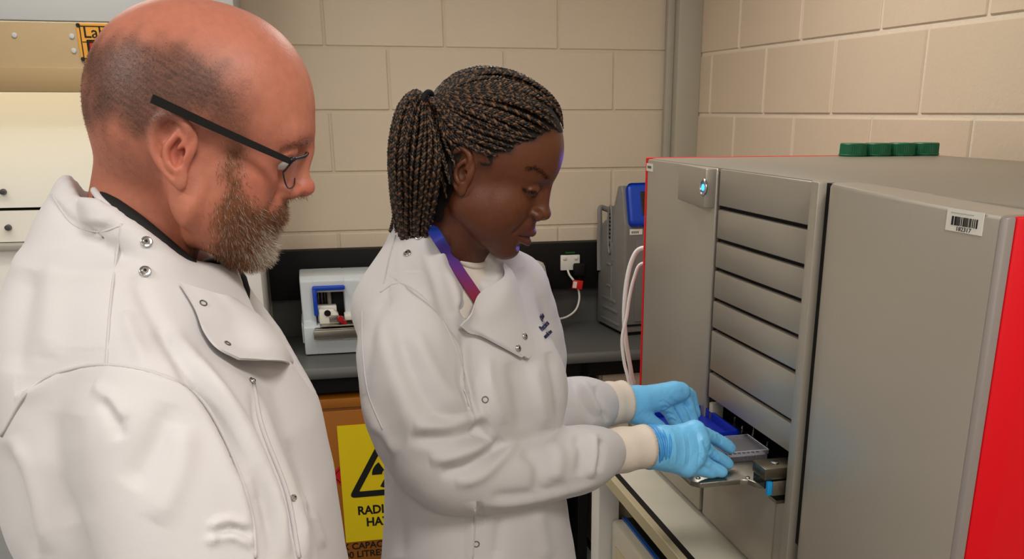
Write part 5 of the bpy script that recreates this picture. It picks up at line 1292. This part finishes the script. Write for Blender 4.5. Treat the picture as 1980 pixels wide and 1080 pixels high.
# neck opening and the open front below the throat
v.cone(WW(-.02, 0, 1.53), WW(-.005, 0, 1.72), .045, .085, .01, 's')
Vd, Qd = v.mesh(1); SD = Surf(Vd, Qd)
for q in ((890, 500, .034), (908, 525, .034), (922, 545, .028), (918, 572, .022), (905, 598, .012), (940, 520, .020)):
    h, n = SD.at(q[0], q[1]); v.ell(h-n*(.017-q[2]), (q[2],)*3, .006, 's')
Vc, Qc = v.mesh(2); Vc, Qc = subdiv(Vc, Qc)
S_ = lambda *a: list(a)
strokes = [S_([(900, 640), (905, 740), (930, 830), (965, 855)], 9, 5, 'v'), S_([(880, 600), (885, 720), (905, 800), (945, 850)], 12, 4, 'r'),
  S_([(790, 560), (850, 610), (890, 690), (908, 760)], 12, 4, 'e'), S_([(760, 555), (735, 600), (712, 680), (700, 760)], 14, 3, 'v'),
  S_([(730, 590), (760, 720), (800, 820), (850, 880)], 22, 5, 'r'), S_([(760, 620), (800, 730), (850, 800), (930, 830)], 18, 5, 'v'),
  S_([(800, 640), (850, 740), (900, 790), (935, 800)], 16, 4, 'r'), S_([(790, 845), (850, 850), (905, 840), (945, 815)], 14, 7, 'v'), S_([(800, 820), (860, 822), (920, 808), (942, 795)], 13, 6, 'r'),
  S_([(830, 890), (880, 880), (930, 862), (960, 838)], 12, 6, 'r'), S_([(850, 915), (900, 905), (940, 880), (975, 850)], 11, 6, 'v'), S_([(880, 935), (930, 920), (975, 880), (1000, 852)], 12, 4, 'r'),
  S_([(1010, 870), (1040, 900), (1040, 950)], 12, 4, 'v'), S_([(1060, 850), (1080, 880), (1075, 930)], 14, 3.5, 'r'), S_([(1110, 840), (1125, 870), (1120, 920)], 10, 4, 'v'), S_([(1145, 835), (1150, 870), (1140, 925)], 9, 5, 'r'),
  S_([(1160, 850), (1162, 880), (1156, 915)], 7, 4, 'v'), S_([(930, 975), (1000, 972), (1080, 955), (1165, 930)], 9, 3, 'r'), S_([(950, 960), (1020, 955), (1100, 940)], 12, 3, 'v'),
  S_([(920, 985), (918, 1030), (914, 1080)], 5, 3, 'e'), S_([(975, 985), (965, 1035), (960, 1080)], 12, 3, 'v'), S_([(1040, 985), (1050, 1040), (1060, 1080)], 14, 3, 'r'), S_([(740, 930), (770, 1000), (775, 1075)], 14, 4, 'v'), S_([(720, 830), (745, 880), (735, 960)], 12, 6, 'v'), S_([(700, 770), (730, 830), (760, 880)], 14, 5, 'r'),
  S_([(985, 700), (1000, 760), (1010, 830)], 14, 3, 'v'), S_([(1030, 700), (1045, 770), (1052, 830)], 14, 3.5, 'r'), S_([(1060, 680), (1075, 740), (1085, 820)], 10, 4, 'v'), S_([(940, 690), (950, 750), (975, 820)], 12, 2.5, 'r'),
  S_([(1105, 720), (1120, 770), (1150, 815)], 9, 4, 'v'), S_([(1125, 735), (1145, 770), (1165, 800)], 8, 4, 'r'), S_([(1150, 745), (1160, 775), (1175, 815)], 6, 4, 'v'),
  S_([(765, 435), (775, 490), (770, 540)], 10, 2, 'v'), S_([(845, 470), (875, 540), (895, 610)], 7, 2.5, 'r'), S_([(815, 470), (840, 540), (870, 620)], 10, 2.5, 'v'), S_([(1000, 520), (1030, 580), (1060, 640)], 16, 3, 'v')]
Vc = cloth_noise(Vc, Qc, .0013, 30, 21, (1, 1, .6)); Vc = folds(Vc, Qc, [(a, b_, c_*1.4, d_) for a, b_, c_, d_ in strokes])
coatW = kw(mesh_obj('lab_coat', Vc, Qc, m_coat, None, True)); coatW['label'] = 'white cotton lab coat with knitted cuffs'
SW = Surf(Vc, Qc)
for p_ in ((809, 457), (788, 490)): snap(SW, *p_, coatW, .0058)
for p_ in ((938, 772), (921, 1051)):
    h, n = SW.at(*p_, .0006)
    if h is not None:
        a1 = np.cross(n, np.array([0, 0, 1.])); a1 /= np.linalg.norm(a1); a2 = np.cross(n, a1)
        V_, F_ = tube_mesh([h+a1*.0042*math.cos(t)+a2*.0042*math.sin(t) for t in np.linspace(0, 2*math.pi, 20, endpoint=False)], .0008, 6, True); kw(mesh_obj('snap_ring', V_, F_, m_ring, None, True), coatW)
for ln in ([(735, 565), (765, 548), (800, 560), (850, 610), (888, 690), (906, 760)], [(765, 455), (752, 500), (742, 548)], [(918, 985), (917, 1030), (914, 1076)], [(700, 600), (702, 680), (712, 760), (740, 830)]):
    o = seam('seam', SW, ln, .0011, m_seam, None, .0003); kw(o, coatW) if o else None
# tee under the open front
v = Vol((-.30, 1.25, 1.36), (.06, 1.60, 1.62), .005); v.loft([r for r in rW(rowsW, .013) if r[0] > 1.3], .02, pw=2.2)
v.cone(WW(-.02, 0, 1.545), WW(-.005, 0, 1.72), .042, .078, .006, 's')
Vt, Qt = v.mesh(2); te = kw(mesh_obj('tshirt', Vt, Qt, m_tee2, None, True)); te['label'] = 'white t-shirt under the open coat'
ST = Surf(Vt, Qt)
rb = [ST.at(a, b_, .001)[0] for a, b_ in ((884, 500), (900, 509), (918, 513), (935, 510), (950, 501)) if ST.at(a, b_)[0] is not None]
V_, F_ = tube_mesh(catmull(rb, 8), .0055, 8); kw(mesh_obj('neck_rib', V_, F_, m_tee2, None, True), te)
# folded-over front flap
gW = [[(968, 508, .004), (985, 530, .006), (1000, 572, .005), (1014, 620, .004), (1029, 662, .004)],
      [(966, 540, .010), (975, 560, .012), (990, 600, .010), (1008, 645, .008), (1024, 680, .006)],
      [(930, 580, .016), (945, 598, .014), (968, 626, .012), (992, 660, .010), (1016, 694, .007)],
      [(889, 612, .020), (905, 628, .016), (930, 645, .013), (962, 666, .011), (1006, 690, .008)],
      [(882, 632, .008), (900, 640, .009), (926, 652, .008), (958, 670, .007), (1002, 692, .006)]]
fw = kw(sheet('front_flap', mk(gW, SW, 1.35), .0025, m_coat, None), coatW)
SF = Surf(np.array([v_.co for v_ in fw.data.vertices]), [tuple(p.vertices) for p in fw.data.polygons])
for p_ in ((1001, 673), (1014, 650)): snap(SF, *p_, fw, .0055)
# embroidered chest lettering
m_emb = mat('navy_thread', (28, 30, 66), .7)
for s_, q, sz in (('Q from', (1047, 622), .0125), ('Precision', (1048, 641), .0125), ('medicine', (1054, 655), .0095)):
    h, n = SW.at(q[0], q[1], .0012)
    if h is None: continue
    h2, _ = SW.at(q[0]+16, q[1]-20, .0012); xa = (h2-h) if h2 is not None else np.array([.5, .3, .7]); xa -= n*(xa@n); xa /= np.linalg.norm(xa); ya = np.cross(n, xa)
    M4 = Matrix(((xa[0], ya[0], n[0], h[0]), (xa[1], ya[1], n[1], h[1]), (xa[2], ya[2], n[2], h[2]), (0, 0, 0, 1)))
    kw(text('embroidery', s_, sz, m_emb, M4, None, ext=.0004, bold=.0002), coatW)
# knitted cuffs
def cuff(p0, p1, r0, r1, name='knit_cuff'):
    n = 14; q = np.linspace(p0, p1, n); t_, u_, w_ = frames(q); V_ = []; F_ = []; sg = 72
    for i in range(n):
        r = r0+(r1-r0)*i/(n-1)+.001*math.sin(i*1.1)
        for j in range(sg):
            a = 2*math.pi*j/sg; rj = r+(.0008 if j % 2 else 0); V_.append(q[i]+rj*(math.cos(a)*u_[i]+math.sin(a)*w_[i]))
    for j in range(sg): V_.append(q[-1]+(r1-.004)*(math.cos(2*math.pi*j/sg)*u_[-1]+math.sin(2*math.pi*j/sg)*w_[-1]))
    for i in range(n):
        for j in range(sg): F_.append((i*sg+j, i*sg+(j+1) % sg, (i+1)*sg+(j+1) % sg, (i+1)*sg+j))
    return kw(mesh_obj(name, V_, F_, m_knit, None, True), coatW)
m_knit = mat('cuff_knit', (226, 214, 200), .85, bump=.25, bscale=700)
cuff(P(1150, 878, 1.495), P(1249, 862, 1.545), .039, .036)
cuff(P(1148, 785, 1.677), P(1206, 776, 1.712), .042, .038)
# bare wrist sliver and gloves
m_glove = mat('blue_nitrile', (122, 204, 255), .38, spec=.5, noise=.03, nscale=60, bump=.10, bscale=260)
m_gloved = mat('blue_nitrile_rim', (74, 160, 230), .38)
V_, F_ = tube_mesh([P(1225, 866, 1.532), P(1262, 861, 1.556)], [.031, .030], 24); kw(mesh_obj('wrist', V_, F_, mat('wrist_skin', (112, 70, 52), .5), None, True))
def glove(name, wrist, mcps, fingers, thumb, palm_r, lab, strokes, rim, vox=.0018):
    allp = np.array([P(*q[:3]) for q in wrist+mcps+[p for f in fingers for p in f]+thumb]); lo, hi = allp.min(0)-.035, allp.max(0)+.035
    vv = Vol(lo, hi, vox); w = [P(*q[:3]) for q in wrist]
    vv.tube(w, [q[3] for q in wrist], .012)
    M = [P(*q) for q in mcps]; c = w[-1]
    for i, m_ in enumerate(M): vv.cone(c*.7+m_*.3 if False else c+(M[i]-M[1])*.35, m_, palm_r[0], palm_r[1], .014)
    for i in range(3): vv.cone(M[i], M[i+1], palm_r[1], palm_r[1], .008)
    for f, m_ in zip(fingers, M):
        pts = [m_]+[P(*q[:3]) for q in f]; rad = [palm_r[1]*.86]+[q[3]*.93 for q in f]; vv.tube(pts, rad, .0035, n=3)
    vv.tube([P(*q[:3]) for q in thumb], [q[3] for q in thumb], .012, n=3)
    V, Q = vv.mesh(1); V, Q = subdiv(V, Q); V = cloth_noise(V, Q, .0004, 160, 31); V = folds(V, Q, strokes)
    o = kw(mesh_obj(name, V, Q, m_glove, None, True)); o['label'] = lab
    Vr, Fr = [], []
    for (ra, rb2, rr_) in rim:
        q = P(*ra); ax = w[1]-w[0]; ax /= np.linalg.norm(ax); a1 = np.cross(ax, [0, 0, 1.]); a1 /= np.linalg.norm(a1); a2 = np.cross(ax, a1)
        ring = [q+(rb2*(1+.05*math.sin(3*t+rr_*900)))*(a1*math.cos(t)+a2*math.sin(t))+ax*.0035*math.sin(2*t+rr_*2000) for t in np.linspace(0, 2*math.pi, 48, endpoint=False)]
        v1, f1 = tube_mesh(ring, rr_, 8, True); kw(mesh_obj('rolled_rim', v1, f1, m_gloved, None, True), o)
    return o
wr = lambda y0, y1, x, n, a: [S_([(x+i*n, y0), (x+i*n+6, (y0+y1)/2), (x+i*n+2, y1)], 2.6, a*(.6+.4*math.sin(i*2.3)), 'r' if i % 2 else 'v') for i in range(8)]
glove('glove', [(1253, 864, 1.549, .033), (1275, 862, 1.560, .034)], [(1343, 834, 1.600), (1349, 856, 1.590), (1343, 880, 1.580), (1328, 900, 1.572)],
  [[(1374, 843, 1.628, .0118), (1396, 855, 1.645, .0115), (1412, 866, 1.655, .0112)], [(1374, 874, 1.612, .0115), (1394, 887, 1.624, .0112), (1408, 897, 1.632, .0108)],
   [(1368, 897, 1.592, .0112), (1385, 907, 1.598, .0108), (1397, 912, 1.602, .0102)], [(1350, 908, 1.58, .0105), (1366, 912, 1.592, .010), (1378, 914, 1.598, .0095)]],
  [(1275, 850, 1.580, .018), (1315, 838, 1.635, .015), (1352, 842, 1.672, .0118), (1380, 850, 1.69, .011)], (.024, .0185), 'blue nitrile glove on the nearer hand, fingers resting on the plate',
  wr(835, 905, 1292, 9, 1.0)+[S_([(1385, 838), (1392, 846), (1396, 858)], 2.2, .8, 'v'), S_([(1378, 836), (1384, 846), (1388, 858)], 2.2, .8, 'r'), S_([(1372, 866), (1380, 876), (1380, 888)], 2.4, .9, 'v'), S_([(1384, 872), (1390, 882), (1390, 894)], 2.2, .8, 'r'), S_([(1345, 822), (1356, 840), (1362, 858)], 6, 1.5, 'r'), S_([(1358, 850), (1366, 864), (1372, 876)], 4, 2.0, 'v'), S_([(1352, 876), (1362, 888), (1372, 897)], 3.5, 2.0, 'v')],
  [((1255, 864, 1.550), .0345, .0032), ((1259, 863, 1.553), .0350, .0030), ((1264, 863, 1.556), .0345, .0030), ((1268, 863, 1.558), .0352, .0026), ((1275, 862, 1.561), .0345, .0022)])
glove('glove', [(1200, 778, 1.710, .034), (1228, 777, 1.725, .030)], [(1276, 776, 1.755), (1288, 763, 1.768), (1302, 757, 1.778), (1316, 757, 1.788)],
  [[(1291, 793, 1.765, .0122), (1301, 808, 1.770, .0118), (1310, 822, 1.772, .0112)], [(1306, 780, 1.785, .0118), (1318, 800, 1.790, .0115), (1327, 820, 1.792, .0110)],
   [(1326, 771, 1.796, .0115), (1335, 793, 1.802, .0112), (1341, 816, 1.804, .0106)], [(1335, 762, 1.808, .0108), (1340, 780, 1.815, .0102), (1346, 800, 1.818, .0098)]],
  [(1215, 792, 1.712, .022), (1240, 804, 1.718, .016), (1262, 818, 1.728, .0125), (1282, 832, 1.738, .0115)], (.021, .0165), 'blue nitrile glove on the farther hand, fingers curled down over the rack',
  [S_([(1272+i*3.4, 778+i*6), (1284+i*3.0, 775+i*6), (1294+i*2.6, 782+i*6)], 1.8, .9, 'r' if i % 2 else 'v') for i in range(7)]+[S_([(1318, 752), (1330, 768), (1336, 790)], 3, 1.2, 'v'), S_([(1296, 765), (1312, 785), (1324, 812)], 3, 1.6, 'v'), S_([(1286, 775), (1300, 790), (1316, 815)], 2.5, 1.2, 'v')],
  [((1201, 778, 1.711), .0355, .0028), ((1206, 778, 1.714), .0345, .0018)])
legs(wom, WA2+Wf*.03, Wf, Wl_, 0, .095, .92, m_trou, m_shoe, .9)

# lanyard: ribbon worn round the neck
lan = empty('lanyard', tuple(P(880, 510, 1.36)), 0, 'blue to maroon ribbon lanyard round the neck of the braided woman', 'lanyard')
ctr = [(832, 436, 1.40), (848, 462, 1.36)]
for q in ((866, 490), (888, 524), (910, 556), (928, 582), (944, 606)):
    hs_ = [h for h in (SW.at(*q)[0], ST.at(*q)[0]) if h is not None]; ctr.append((q[0], q[1], min(h[1] for h in hs_)-.004))
G = []
for i, c_ in enumerate(catmull(ctr, 6)):
    row = []
    for s_ in (-1, -.33, .33, 1): row.append(P(c_[0]+9.5*s_, c_[1]-5.0*s_, c_[2]+.006*s_-.002))
    G.append(row)
G = np.array(G); lo_ = sheet('ribbon', G, .0012, mat('lanyard_ribbon', (60, 40, 140), .6, attr='Col'), None)
Vl = np.array([v_.co for v_ in lo_.data.vertices]); t = np.clip((proj(Vl)[1]-445)/130, 0, 1)[:, None]; cl_ = np.where(t < .5, lin3((28, 62, 160))*(1-2*t)+lin3((86, 36, 128))*2*t, lin3((86, 36, 128))*(2-2*t)+lin3((134, 20, 46))*(2*t-1))
ca = lo_.data.color_attributes.new('Col', 'FLOAT_COLOR', 'POINT'); c4 = np.ones((len(Vl), 4)); c4[:, :3] = cl_; ca.data.foreach_set('color', c4.ravel())
lo_.parent = lan; lo_.matrix_parent_inverse = Matrix.Translation(-Vector(lan.location))
